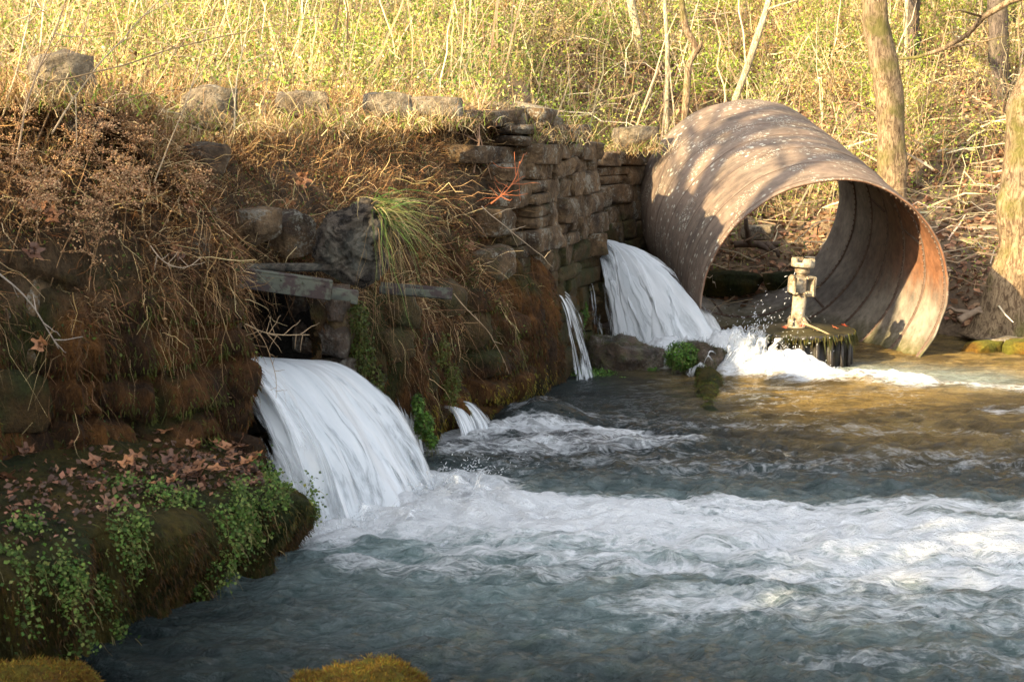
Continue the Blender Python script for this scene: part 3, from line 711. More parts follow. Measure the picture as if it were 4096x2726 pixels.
# ------------------------------------------------------------------ water falls
def fall(name, label, lipA, lipB, dA, dB, vA, vB, zend, wdt, seed, mat='fall', layers=3, lift=0.10, dens0=1.0, pre=0.5, nu=70, nv=90, edge=(.12, .10), spread=0.04, zpre=0.02):
    t_ = thing(name, label, 'waterfall', ((lipA[0] + lipB[0]) / 2, (lipA[1] + lipB[1]) / 2, zend))
    lipA = np.array(lipA, float); lipB = np.array(lipB, float)
    for L in range(layers):
        u = np.linspace(0, 1, nu); s = np.linspace(0, 1, nv)
        U, S = np.meshgrid(u, s, indexing='ij')
        P0 = lipA[None, :] * (1 - u[:, None]) + lipB[None, :] * u[:, None]
        D = norm(np.array(dA)[None, :] * (1 - u[:, None]) + np.array(dB)[None, :] * u[:, None])
        v = vA * (1 - u) + vB * u; v = v * (1 + 0.06 * fbm(np.stack([u * 5 + L * 9, 0 * u, 0 * u], -1), 2, seed) + 0.03 * (L - 1))
        tf = np.sqrt(2 * (P0[:, 2] - zend) / 9.81)
        tt = (S ** 0.8) * (tf[:, None] * 1.03 + 0.0)
        X = P0[:, None, :2] + D[:, None, :2] * (v[:, None] * tt)[:, :, None]
        Zf = P0[:, None, 2] - 0.5 * 9.81 * tt ** 2
        # run-up inside the culvert
        k = np.linspace(1, 0, 14)[:-1]
        Xp = P0[:, None, :2] - D[:, None, :2] * (pre * k)[None, :, None]; Zp = P0[:, None, 2] + zpre * k[None, :] + 0 * Xp[:, :, 0]
        X = np.concatenate([Xp, X], 1); Zc = np.concatenate([Zp, Zf], 1); n2 = X.shape[1]
        V3 = np.concatenate([X, Zc[:, :, None]], -1)
        dl = np.linalg.norm(np.diff(V3, axis=1), axis=2); ln = np.concatenate([np.zeros((nu, 1)), np.cumsum(dl, 1)], 1)
        Uw = np.repeat((u * wdt)[:, None], n2, 1)
        q = np.stack([Uw * 5 + L * 3.7, ln * 0.9, 0 * Uw + seed], -1).reshape(-1, 3)
        q2 = np.stack([Uw * 17 + L * 3.7, ln * 1.6, 0 * Uw + seed], -1).reshape(-1, 3)
        q3 = np.stack([Uw * 9 + L * 2.1, ln * 3.2, 0 * Uw + seed], -1).reshape(-1, 3)
        bul = (0.5 * fbm(q, 3, seed + 3) + 0.2 * fbm(q2, 3, seed + 8) + 0.26 * fbm(q3, 3, seed + 9)).reshape(nu, n2)
        fallen = np.concatenate([np.zeros(13), s])[None, :]
        prof = np.sin(np.clip(U[:, :1], 0, 1) * math.pi) ** 0.5
        out = lift * (bul * (0.4 + 0.6 * fallen) + 0.28 * prof * (0.3 + fallen) + (L - 1) * 0.25)
        Tn = np.gradient(V3, axis=1); Tn = norm(Tn); Wn = norm(np.broadcast_to((lipB - lipA), V3.shape)); Nn = norm(np.cross(Wn, Tn)); 
        Nn = np.where(Nn[:, :, 2:3] < 0, -Nn, Nn)
        V3 = V3 + Nn * out[:, :, None]
        V3 += Wn * (spread * wdt * (U2 := np.repeat((u - .5)[:, None] * 2, n2, 1)) * fallen * (1 + .0 * L))[:, :, None]
        ed = sstep(0, edge[0], np.repeat(u[:, None], n2, 1)) * sstep(0, edge[1], 1 - np.repeat(u[:, None], n2, 1))
        dn = dens0 * (0.35 + 0.65 * ed) - 0.10 * L * fallen + 0.0
        dn = dn * (1 - 0.0 * fallen) - (1 - ed) * 0.15
        mb = MB(); mb.add(V3.reshape(-1, 3), grid_faces(nu, n2), UV=np.stack([Uw + L * 5.3 + seed, ln, dn], -1).reshape(-1, 3))
        mb.build('water_sheet', M[mat], t_, world=True)
    return t_

def froth(parent, spots, seed, name='froth', flat=0.6):
    """boiling white water: many soft lumps"""
    r = np.random.default_rng(seed); mb = MB()
    for (x0, y0, z0, rx_, ry_, rz_, n, smin, smax) in spots:
        for i in range(n):
            c = np.array([x0, y0, z0]) + np.clip(r.normal(size=3), -1.8, 1.8) * np.array([rx_, ry_, rz_]) * 0.6
            c[2] = max(c[2], -0.02); s = r.uniform(smin, smax)
            V, F = rock((s * r.uniform(.9, 1.7), s, s * flat), int(r.integers(1e6)), 6, 1.0, 0.22, rotz(r.uniform(0, 6)), c, cuts=0); mb.add(V, F)
    return mb.build(name, M['froth'], parent, world=True)

def droplets(parent, spots, seed):
    r = np.random.default_rng(seed); mb = MB(); V0, F0 = cube_sphere(1); V0 = norm(V0)
    for (x0, y0, z0, dx, dy, dz, n, s, sp) in spots:
        for i in range(n):
            k = abs(r.normal()) * 0.5
            c = np.array([x0, y0, z0]) + np.array([dx, dy, dz]) * k + r.normal(size=3) * sp * (0.3 + k)
            d = norm(np.array([dx, dy, dz]) + r.normal(size=3) * 0.35 + 1e-6)
            q = s * r.uniform(.3, 1.2) * (1 - .3 * min(k, 1)); V = V0 * q
            V = V + d[None, :] * (V @ d)[:, None] * r.uniform(1, 4.5)
            mb.add(V + c, F0)
    o = mb.build('spray', M['froth'], parent, world=True); o['kind'] = 'stuff'; return o

f1 = fall('waterfall', 'broad white waterfall gushing from the square opening under the rusty beam', (-2.02, 10.22, 1.04), (-1.44, 11.18, 0.87), (0.83, -0.52, 0), (0.95, -0.25, 0), 1.75, 1.95, -0.02, 1.3, 1, lift=0.19, layers=4, nu=110, nv=110, pre=1.6)
droplets(f1, [(-0.75, 10.5, .1, .55, .1, .22, 200, .0055, .10), (-0.45, 11.0, .08, .5, .15, .22, 200, .005, .10), (-1.1, 9.9, .05, .3, -.25, .16, 160, .005, .08)], 4)
def splash(parent, items, seed, mat='veil'):
    """thrown sheets of water: each item = base, direction, up speed, out speed, width, count"""
    r = np.random.default_rng(seed); mb = MB()
    for (b, d, vu, vo, wdt, cnt, sp) in items:
        for c in range(cnt):
            b_ = np.array(b) + r.normal(size=3) * np.array([sp, sp, 0]); dd = norm(np.array([d[0], d[1]]) + r.normal(size=2) * .45); side = np.array([-dd[1], dd[0]])
            vu_ = vu * r.uniform(.45, 1.1); vo_ = vo * r.uniform(.4, 1.2); w_ = wdt * r.uniform(.5, 1.2); T_ = 2 * vu_ / 9.81 * r.uniform(.75, 1.0)
            u = np.linspace(-1, 1, 9); t = np.linspace(0, 1, 16); U, Tt = np.meshgrid(u, t, indexing='ij'); tt = Tt * T_
            X = b_[0] + dd[0] * vo_ * tt + side[0] * U * w_ * (.3 + .9 * Tt); Y = b_[1] + dd[1] * vo_ * tt + side[1] * U * w_ * (.3 + .9 * Tt); Zq = b_[2] + (vu_ * (1 - .35 * U ** 2)) * tt - 4.9 * tt ** 2
            V = np.stack([X, Y, Zq], -1).reshape(-1, 3); V = V + .035 * np.stack([vnoise(V * 14 + k * 31 + c) for k in range(3)], -1)
            dn = (1.0 - .85 * Tt) - .35 * U ** 2
            mb.add(V, grid_faces(9, 16), UV=np.stack([U * w_ + c * 1.7, Tt * .8 + seed, dn], -1).reshape(-1, 3))
    return mb.build('splash', M[mat], parent, world=True)
splash(f1, [((-.75, 10.35, 0), (1, .1), 1.9, .7, .22, 26, .28), ((-.5, 10.9, 0), (1, .3), 1.9, .8, .18, 24, .2), ((-1.05, 9.9, 0), (.5, -.8), 1.4, .5, .16, 16, .18), ((-.1, 10.1, 0), (1, 0), 1.2, .7, .2, 16, .3)], 5)
f2 = fall('waterfall', 'tall white waterfall pouring from the wall end onto rocks beside the large pipe', (1.06, 18.32, 1.17), (1.14, 18.66, 1.17), (0.10, -1.0, 0), (0.64, -0.77, 0), .75, 4.3, -0.02, 1.7, 21, lift=0.26, nu=120, nv=100, edge=(.42, .10), spread=0.02, layers=4)
droplets(f2, [(2.6, 17.1, .2, .35, 0, .45, 320, .007, .10), (2.2, 17.3, .12, .3, 0, .3, 260, .006, .16), (2.9, 16.8, .08, .4, 0, .28, 240, .006, .15)], 24)
splash(f2, [((2.3, 17.0, .1), (.9, .1), 2.3, .7, .24, 46, .20), ((2.55, 16.9, .1), (.8, .0), 2.6, .5, .20, 46, .12), ((1.9, 17.4, 0), (.8, -.4), 1.9, .7, .26, 30, .3), ((2.8, 16.7, 0), (1, -.3), 1.6, .8, .24, 30, .22), ((1.2, 17.7, 0), (.3, -1), 1.3, .4, .18, 14, .2), ((3.4, 16.3, 0), (1, -.2), 1.0, .7, .2, 20, .25)], 25)
# thinner falls along the foot of the wall
def thin(u0, v0, y0, u1, v1, y1, wid, label, seed, vv_=0.55, dens=0.8):
    A = P(u0, v0, y0); B = A + np.array([wid * .45, wid * .9, 0]); 
    return fall('waterfall', label, A, B, (0.85, -0.5, 0), (0.9, -0.4, 0), vv_, vv_ * 1.15, -0.02, wid, seed, mat='veil', layers=2, lift=0.07, dens0=dens * .8, pre=0.12, nu=26, nv=50, edge=(.2, .2), spread=0.25)
thin(551, 293, 16.2, 580, 362, 17, .30, 'narrow waterfall sliding down the wall left of the tall fall', 31, 0.75, .85)
thin(588, 282, 17.9, 590, 345, 18, .16, 'wispy trickle between green cress and the tall waterfall', 33, 0.25, .6)
thin(389, 374, 12.1, 398, 425, 12, .16, 'thin trickle running down behind the broad waterfall', 35, 0.45, .95)
thin(446, 408, 13.0, 468, 432, 13.2, .42, 'low wide trickle spilling from under the yellow moss', 37, 0.8, 1.1)

# ------------------------------------------------------------------ large riveted pipe
PB = P(741, 203, 21.3); PF = P(824, 300, 17.55); RAD = 1.47
ax = (PF - PB); PL = np.linalg.norm(ax); ax = ax / PL
eu = norm(np.cross(ax, [0, 0, 1.0])); ev = np.cross(eu, ax)
if ev[2] < 0: ev = -ev
if eu[0] < 0: eu = -eu
def pipe_pt(th, s, r): return PB + ax * s + (eu * math.cos(th) + ev * math.sin(th)) * r
def mat_pipe():
    s = NT('rusted_plate'); tc = s.attr('Flow', 'Vector'); x = s.sep(tc)       # around m, along m, inside flag
    n1 = s.noise(1.6, 5, 0.6); n2 = s.noise(9, 7, 0.7); n4 = s.noise(3.2, 5, .65, vec=tc, sc3=(0.5, 2.6, 1))
    z = s.sep(s.geo.outputs['Position'])[2]
    out = s.mix(s.ramp(n1, [(0.38, 0.0), (0.62, 1.0)]), (0.095, 0.070, 0.052), (0.170, 0.118, 0.086))
    out = s.mix(s.ramp(n4, [(0.4, 0.0), (0.62, 0.7)]), out, (0.205, 0.155, 0.112))
    # pale lichen in round spots
    w_ = s.vor(11, rand=1.0); gate = s.ramp(s.math('ADD', s.math('MULTIPLY', s.noise(1.3, 4), 1.2), s.math('MULTIPLY', s.vor(11, out='Color'), 0.30)), [(0.76, 0.0), (0.86, 1.0)])
    sp = s.math('MULTIPLY', s.ramp(s.math('ADD', w_, s.math('MULTIPLY', s.noise(60, 2), .2)), [(0.33, 1.0), (0.41, 0.0)]), gate)
    gate = s.math('MULTIPLY', gate, s.ramp(s.math('ADD', s.math('DIVIDE', x[1], 4.0), s.math('MULTIPLY', s.noise(1.1, 3), .7)), [(0.62, 1.0), (0.95, 0.12)]))
    sp2 = s.math('MULTIPLY', s.ramp(s.vor(34), [(0.26, 1.0), (0.34, 0.0)]), s.ramp(s.noise(2.2, 5), [(0.52, 0.0), (0.6, 1.0)]))
    out = s.mix(s.math('MAXIMUM', sp, sp2), out, (0.42, 0.40, 0.32))
    low = s.ramp(s.math('ADD', z, s.math('MULTIPLY', n1, 0.6)), [(0.95, 1.0), (1.65, 0.0)])  # darker low down: wet plate, plus shade of the lower left painted in
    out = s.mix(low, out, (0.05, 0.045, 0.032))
    inn = s.mix(s.ramp(n1, [(0.35, 0.0), (0.65, 1.0)]), (0.13, 0.11, 0.09), (0.30, 0.26, 0.205))
    zr = s.ramp(s.math('ADD', s.math('MULTIPLY', z, 0.45), s.math('MULTIPLY', n4, 0.35)), [(0.42, 0.0), (0.62, 1.0)])
    ru = s.mix(n2, (0.14, 0.060, 0.030), (0.28, 0.125, 0.06))
    inn = s.mix(s.math('MULTIPLY', zr, s.ramp(s.math('DIVIDE', x[1], 4.0), [(0.25, 0.1), (0.8, 1.0)])), inn, ru)
    inn = s.mix(s.ramp(s.math('ADD', z, s.math('MULTIPLY', n2, 0.5)), [(0.22, 0.9), (0.52, 0.0)]), inn, (0.085, 0.08, 0.016))
    c = s.mix(x[2], out, inn)
    c = s.mix(1.0, c, s.ramp(n2, [(0.25, 0.55), (0.75, 1.4)]), 'MULTIPLY')
    s.color(c); s.set(Roughness=0.72); s.b.inputs['Specular IOR Level'].default_value = 0.3
    s.bump(s.math('ADD', s.math('MULTIPLY', n2, .6), s.noise(50, 4, .7)), 0.45, 0.012)
    return s.m
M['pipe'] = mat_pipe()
def mat_seam():
    s = NT('rusted_seam'); n2 = s.noise(12, 5, 0.7)
    s.color(s.mix(n2, (0.06, 0.045, 0.033), (0.20, 0.13, 0.095))); s.set(Roughness=0.8); s.b.inputs['Specular IOR Level'].default_value = 0.3
    return s.m
M['seam'] = mat_seam()
def build_pipe():
    t_ = thing('large_pipe', 'huge rusted riveted steel pipe section lying open ended on the bank', 'pipe', (PB[0], PB[1], 0))
    nth, ns = 280, 130
    th = np.arange(nth) / nth * 2 * math.pi; s = np.linspace(-0.1, PL + 0.02, ns)
    TH, S = np.meshgrid(th, s, indexing='ij')
    circ = np.stack([np.cos(TH) * 1.2, np.sin(TH) * 1.2, S * .8], -1).reshape(-1, 3)
    nring = 6; ring = np.floor(np.clip(S / PL, 0, .999) * nring)
    dent = 0.035 * fbm(circ, 3, 61).reshape(TH.shape) + 0.006 * fbm(circ * 5, 2, 62).reshape(TH.shape)
    rr = RAD + dent + 0.003 * (ring % 2)
    jag = (0.045 * fbm(np.stack([np.cos(th) * 5, np.sin(th) * 5, 0 * th], -1), 4, 63))
    Sj = S + (jag[:, None]) * sstep(PL * .9, PL, S) + (jag[::-1][:, None]) * sstep(PL * .1, 0, S)
    def surf(r): return PB + ax * Sj[:, :, None] + (eu * np.cos(TH)[:, :, None] + ev * np.sin(TH)[:, :, None]) * r[:, :, None]
    uv = lambda f: np.stack([TH * RAD, S, 0 * S + f], -1).reshape(-1, 3)
    mb = MB(); F = grid_faces(nth, ns, wrap=True)
    mb.add(surf(rr).reshape(-1, 3), F, UV=uv(0)); n0 = nth * ns
    mb.add(surf(rr - 0.022).reshape(-1, 3), F[:, ::-1], UV=uv(1))
    i = np.arange(nth); j = (i + 1) % nth
    for c in (0, ns - 1):
        q = np.stack([i * ns + c, j * ns + c, j * ns + c + n0, i * ns + c + n0], -1); mb.F.append(q if c else q[:, ::-1])
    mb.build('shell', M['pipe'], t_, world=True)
    V0, F0 = cube_sphere(2); V0 = norm(V0)
    def rad_at(t, s_): 
        it = int(t / (2 * math.pi) * nth) % nth; js = int(np.clip(round((s_ + .1) / (PL + .12) * (ns - 1)), 0, ns - 1)); return rr[it, js]
    for k in range(1, nring + 1):
        s0 = PL * k / nring - (0.03 if k == nring else 0)
        mb = MB(); n = 200; tt = np.arange(n) / n * 2 * math.pi
        for side_ in (1, -1):
            base = []
            for (ds, dr) in (((-.008, 0), (-.006, .003), (.006, .003), (.008, 0)) if side_ > 0 else ((-.026, 0), (-.022, .008), (.022, .008), (.026, 0))):
                r_ = np.array([rad_at(t, s0) for t in tt]) + (dr + 0.003 if side_ > 0 else -0.025 - dr)
                base.append(PB + ax * (s0 + ds - 0.02 * (k == nring)) + (eu * np.cos(tt)[:, None] + ev * np.sin(tt)[:, None]) * r_[:, None])
            B = np.stack(base, 1)
            mb.add(B.reshape(-1, 3), grid_faces(n, 4, wrap=True)[:, ::side_])
        nr_ = 118
        for q in range(nr_):
            t = (q + .3) / nr_ * 2 * math.pi; r_ = rad_at(t, s0)
            for o in (-0.035,):
                mb.add(V0 * (0.009 if o > 0 else .015) + pipe_pt(t, s0 - 0.02 * (k == nring), r_ + o), F0)
        mb.build('riveted_seam', M['seam'], t_, world=True)
    # lengthwise plate joints, staggered from ring to ring
    for k in range(nring):
        for b in range(3):
            mb = MB(); t = (b * 120 + (k % 2) * 52 + 18) / 180 * math.pi; s1, s2 = PL * k / nring + .03, PL * (k + 1) / nring - .04
            q = []
            for s_ in np.arange(s1, s2, 0.055):
                r_ = rad_at(t, s_)
                q += [pipe_pt(t + dt, s_, r_ + o) for dt, o in ((-.012, -.03), (-.010, -.004), (.010, -.004), (.012, -.03))]
            nq = len(q) // 4; F = np.array([[a * 4 + c, a * 4 + c + 1, a * 4 + c + 5, a * 4 + c + 4] if c < 3 else [a * 4 + 3, a * 4, a * 4 + 4, a * 4 + 7] for a in range(nq - 1) for c in range(4)]); mb.add(np.array(q), F)
            for s_ in np.arange(s1, s2, 0.055):
                mb.add(V0 * 0.013 + pipe_pt(t, s_, rad_at(t, s_) - .030), F0)
            mb.build('plate_joint', M['seam'], t_, world=True)
    # curved drain strap hanging at the back
build_pipe()

# ------------------------------------------------------------------ turbine in the mouth of the pipe
def lathe(mb, c, prof, k=40, C=None, tilt=None, wob=0):
    th = np.arange(k) / k * 2 * math.pi
    V = np.array([[r * math.cos(t), r * math.sin(t), z] for t in th for (r, z) in prof])
    if tilt is not None: V = V @ tilt.T
    mb.add(V + c, grid_faces(k, len(prof), wrap=True), C)
def mat_iron(name, a, b, moss=0.4, rough=0.7):
    s = NT(name); n1 = s.noise(7, 5, .65); n2 = s.noise(30, 5, .7)
    c = s.mix(s.ramp(n1, [(0.36, 0.0), (0.6, 1.0)]), a, b); c = s.mix(1.0, c, s.ramp(n2, [(0.25, .6), (0.75, 1.35)]), 'MULTIPLY')
    nz = s.sep(s.geo.outputs['Normal'])[2]
    c = s.mix(s.math('MULTIPLY', s.ramp(s.math('ADD', s.math('MULTIPLY', nz, .5), n1), [(0.7, 0.0), (0.95, 1.0)]), moss), c, (0.11, 0.10, 0.02))
    s.color(c); s.set(Roughness=rough); s.bump(n2, .5, .01); return s.m
M['iron_dark'] = mat_iron('wet_black_iron', (0.012, 0.010, 0.008), (0.035, 0.026, 0.018), .22, .5)
M['iron_pale'] = mat_iron('limed_iron', (0.12, 0.075, 0.038), (0.40, 0.335, 0.235), .25, .8)
def build_turbine():
    c = P(803, 345, 17.35); c[2] = 0
    t_ = thing('water_turbine', 'old cast iron water turbine drum with upright shaft standing in the pipe mouth', 'turbine', c)
    mb = MB(); lathe(mb, c, [(0, -.3), (.47, -.3), (.47, .33), (0, .33)]); mb.build('drum', M['iron_dark'], t_, world=True)
    mb = MB()
    lathe(mb, c, [(0, .33), (.56, .33), (.585, .345), (.585, .385), (.56, .40), (.36, .405), (.34, .425), (.18, .43), (0, .43)], 64)
    mb.build('cover_plate', M['iron_dark'], t_, world=True)
    for k in range(20):
        a = k / 20 * 2 * math.pi + .1; mb = MB()
        M_ = rotz(a + .35)
        add_box(mb, c + np.array([.49 * math.cos(a), .49 * math.sin(a), .1]), (.13, .030, .46), M_, bev=.01)
        add_tube(mb, [c + np.array([.545 * math.cos(a), .545 * math.sin(a), z]) for z in (-.2, .1, .33)], .022, 8)
        mb.build('guide_vane', M['iron_dark'], t_, world=True)
    # moss fringe hanging from the plate rim
    r = np.random.default_rng(5); n = 900; a = r.uniform(0, 6.283, n)
    root = c + np.stack([.585 * np.cos(a), .585 * np.sin(a), .36 + r.uniform(-.02, .04, n)], -1)
    V, F, k = blades(root, np.stack([np.cos(a) * .4, np.sin(a) * .4, -1 + 0 * a], -1), r.uniform(.02, .11, n) * (0.6 + .8 * (vnoise(np.stack([a * 4, 0 * a, 0 * a], -1), 3) > .2)), .012, .3, 2, r=r)
    mb = MB(); mb.add(V, F, np.repeat(pick([(.08, .075, .014), (.04, .05, .01), (.10, .08, .02)], n, r=r), k, 0)); 
    o = mb.build('moss_fringe', M['veg'], t_, world=True); o['kind'] = 'stuff'
    # shaft assembly, leaning a little
    T = roty(R(4)); s0 = c + np.array([P(797, 320, 17.35)[0] - c[0], 0, 0])
    Z = lambda v: P(797, v, 17.35)[2]
    def part(name, prof, k=28):
        mb = MB(); lathe(mb, s0 + np.array([0, 0, .42]), [(r_, z - .42) for r_, z in prof], k, tilt=T); return mb.build(name, M['iron_pale'], t_, world=True)
    part('flange', [(0, .40), (.14, .40), (.14, .435), (.11, .445), (.11, .50), (.085, .52)])
    part('shaft', [(.084, .42), (.078, .56), (.082, Z(294)), (0, Z(294))])
    mb = MB(); zc = (Z(295) + Z(274.8)) / 2 - .42; hh = Z(274.8) - Z(295)
    def bx(x, y, z, sx, sy, sz, b=.012):
        add_box(mb, s0 + T @ np.array([x, y, z]) + np.array([0, 0, .42]), (sx, sy, sz), T @ rotz(.25), bev=b)
    bx(-.045, 0, zc, .17, .20, hh, .03); bx(.125, 0, zc, .035, .18, hh); bx(.08, 0, zc + hh / 2 - .02, .10, .18, .04); bx(.08, 0, zc - hh / 2 + .03, .10, .18, .06)
    for (bx__, bz__) in ((-.09, zc + hh * .36), (0, zc + hh * .36), (-.09, zc - hh * .36), (0, zc - hh * .36)):
        cc = s0 + T @ rotz(.25) @ np.array([bx__, -.105, bz__]) + np.array([0, 0, .42]); add_tube(mb, [cc, cc + np.array([0.004, -.022, 0])], .014, 6)
    mb.build('coupling_housing', M['iron_pale'], t_, world=True)
    part('neck', [(.06, Z(296)), (.06, Z(274)), (.065, Z(272.5)), (.085, Z(272.5)), (.085, Z(266)), (.07, Z(265)), (0, Z(265))])
    mb = MB(); k = 48; th = np.arange(k) / k * 2 * math.pi; z0, z1, z2 = Z(266.5), Z(262), Z(257.5)
    rings = []
    for t in th:
        hi = z2 if (math.sin(t * 4 + .6) > -0.35) else z1 + .004
        rings += [(.07, t, z0), (.128, t, z0), (.135, t, z0 + .01), (.135, t, hi - .008), (.128, t, hi), (.075, t, hi), (.065, t, z0 + .02), (0, t, z0 + .02)]
    V = np.array([[a * math.cos(t), a * math.sin(t), z - .42] for a, t, z in rings]) @ T.T + s0 + np.array([0, 0, .42])
    mb.add(V, grid_faces(k, 8, wrap=True)); mb.build('toothed_crown', M['iron_pale'], t_, smooth=False, world=True)
    for a in (0.3, 2.2, 4.1, 5.3):
        mb = MB()
        add_tube(mb, [s0 + np.array([.12 * math.cos(a), .12 * math.sin(a), .43]), s0 + np.array([.17 * math.cos(a), .17 * math.sin(a), .47]), s0 + np.array([.10 * math.cos(a), .10 * math.sin(a), .54])], .016, 8)
        mb.build('clamp', M['iron_pale'], t_, world=True)
    return c
TC = build_turbine()

# ------------------------------------------------------------------ rusty beams over the near opening
def mat_beam():
    s = NT('rusty_lichened_steel'); n1 = s.noise(6, 5, .6); n2 = s.noise(34, 5, .7)
    c = s.mix(n2, (0.015, 0.009, 0.007), (0.05, 0.025, 0.018))
    l = s.ramp(s.math('ADD', s.math('MULTIPLY', n1, .8), s.math('MULTIPLY', n2, .25)), [(0.50, 0.0), (0.56, 1.0)])
    c = s.mix(l, c, s.mix(n2, (0.038, 0.042, 0.026), (0.095, 0.097, 0.065))); s.color(c); s.set(Roughness=.7); s.bump(n2, .5, .008); return s.m
M['beam'] = mat_beam()
def channel(name, label, A, B, w_, h_, th_=.014, notch=True):
    A = np.array(A); B = np.array(B); L = np.linalg.norm(B - A); d = (B - A) / L; side = norm(np.cross([0, 0, 1.0], d)); up = np.cross(d, side)
    Mx = np.stack([d, side, up], 1)
    mb = MB(); c = (A + B) / 2
    def b(x0, x1, y, z, sy, sz): add_box(mb, c + Mx @ np.array([(x0 + x1) / 2 - L / 2, y, z]), (x1 - x0, sy, sz), Mx, bev=.003)
    if notch:
        L1 = L * .80
        b(0, L1, w_ / 2, 0, th_, h_); b(0, L1, -w_ / 2, 0, th_, h_); b(0, L1, 0, h_ / 2 + .003, w_ + th_ + .004, th_)
        b(L1, L, -w_ / 2 - .001, -h_ * .14, th_, h_ * .55); b(L1, L, w_ / 2, -h_ * .14, th_, h_ * .55); b(L - .05, L + .001, -w_ / 2 - .004, -h_ * .40, th_ * 1.6, h_ * .22)
        b(L1, L, 0, h_ * .15, w_ + th_ - .002, th_)
        for i in range(5): b(L * (.1 + i * .16), L * (.1 + i * .16) + .016, -w_ / 2 - .008, h_ * .25, .01, .016)
    else:
        b(0, L, 0, -h_ / 2, w_, th_); b(0, L * .97, -w_ / 2 - .002, 0, th_, h_); b(0, L, w_ / 2 + .002, .01, th_, h_ * 1.15)
        b(L * .55, L * .62, -w_ / 2 - .01, 0, .012, h_ * .5)
    o = mb.build(name, M['beam'], None, smooth=False); tag(o, label, 'beam'); return o
channel('steel_beam', 'rusty steel channel beam crusted with grey lichen above the near opening', P(222, 275, 10.2), P(358, 294, 10.35), .10, .125)
channel('steel_beam', 'short weathered steel channel jutting from dead grass right of the longer beam', P(380, 288, 11.35), P(452, 294, 11.35), .13, .055, notch=False)
mb = MB(); c = P(285, 267, 10.75); add_box(mb, c, (.80, .10, .055), rotz(.25) @ roty(.02), bev=.01); V = mb.V[0]; 
tag(mb.build('timber_lintel', M['bark_gnarl'], None, smooth=False), 'weathered timber lintel resting just above the lichened beam', 'lintel')

# ------------------------------------------------------------------ loose rocks
def rock_thing(name, label, c, size, seed, mat, rot=0, tilt=0, rnd=.35, cuts=6, group=None, rough=.08, n=16, cat='rock'):
    mb = MB(); V, F = rock(size, seed, n, rnd, rough, rotz(rot) @ roty(tilt), (0, 0, 0), cuts=cuts); mb.add(V, F)
    o = mb.build(name, M[mat], None, smooth=True); o.location = tuple(c); tag(o, label, cat, group); return o
rock_thing('stone_slab', 'flat pale stone slab propped on the wall top, left of the tilted slab', P(491, 106, 15.6), (.46, .40, .085), 1, 'stone_top', .1, -.03, .15, 3, rough=.05)
rock_thing('stone_slab', 'flat brown stone slab tilted down to the right on the wall top', P(536, 110, 16.0), (.42, .42, .095), 2, 'stone_top', -.2, .22, .12, 3, rough=.04)
rock_thing('wall_top_stone', 'rounded grey stone under the tilted slab on the wall top', P(541, 124, 16.1), (.42, .40, .18), 3, 'stone_top', .3)
rock_thing('wall_top_stone', 'blocky stone beneath the flat pale slab on the wall top', P(505, 122, 15.5), (.40, .36, .20), 4, 'stone_top', .3)
rock_thing('wall_top_stone', 'bright sunlit angular stone where the wall meets the pipe', P(634, 139, 20.6), (.55, .5, .34), 5, 'stone_top', .4)
rock_thing('wall_top_stone', 'sunlit squarish boulder among straw at the upper left wall top', P(210, 108, 10.9), (.34, .36, .30), 6, 'stone_top', .5)
rock_thing('wall_top_stone', 'lichen spotted stone on the wall top beside the brown grass mound', P(302, 104, 11.8), (.38, .36, .20), 7, 'stone_top', .2)
rock_thing('wall_top_stone', 'white bleached stone on the wall top behind tall straw', P(388, 106, 13.6), (.42, .4, .22), 8, 'stone_top', .2)
rock_thing('wall_top_stone', 'long pale sunlit stone on the wall top left of the slabs', P(436, 108, 14.6), (.50, .4, .2), 9, 'stone_top', .1)
rock_thing('wall_top_stone', 'large lichen whitened boulder behind bare stems at the far upper left', P(62, 80, 9.45), (.34, .34, .32), 10, 'stone_top', .6)
rock_thing('stream_boulder', 'broad wet flat topped boulder at the foot of the narrow waterfall', P(625, 364, 17.0), (.80, .6, .50), 29, 'stone_wet', .15, .14, .08, 14, rough=.22, n=30)
rock_thing('stream_boulder', 'pointed wet brown boulder beside the round cress cushion', P(703, 369, 16.65), (.42, .40, .50), 57, 'stone_wet', .9, .5, .04, 14, rough=.20, n=30)
rock_thing('stream_boulder', 'small dark stone behind the veil of the tall waterfall', P(615, 332, 18.6), (.45, .35, .22), 23, 'stone_wet', .1)
rock_thing('mossy_rock', 'orange brown mossy rock cut off by the bottom edge of the picture', (-0.70, 6.72, -0.01), (.62, .56, .42), 24, 'mossgold', .2, 0, .7, 4, n=40, rough=.16)
rock_thing('mossy_rock', 'yellow green mossy rock in the bottom left corner', (-2.32, 6.75, -0.02), (.76, .56, .44), 25, 'mossgold', .2, 0, .7, 4, n=40, rough=.16)
rock_thing('bank_rock', 'pale rock lying on leaf litter seen through the pipe', P(758, 232, 23.2), (.5, .4, .22), 26, 'stone_top')
rock_thing('bank_rock', 'dark mossy rock on the bank inside the back rim of the pipe', P(724, 283, 21.9), (1.1, .5, .35), 27, 'mossgreen', rnd=.7, n=24)
rock_thing('bank_rock', 'small rounded mossy rock behind the turbine shaft', P(782, 281, 21.9), (.6, .4, .3), 28, 'mossgreen', rnd=.7, n=24)
rr_ = random.Random(4)
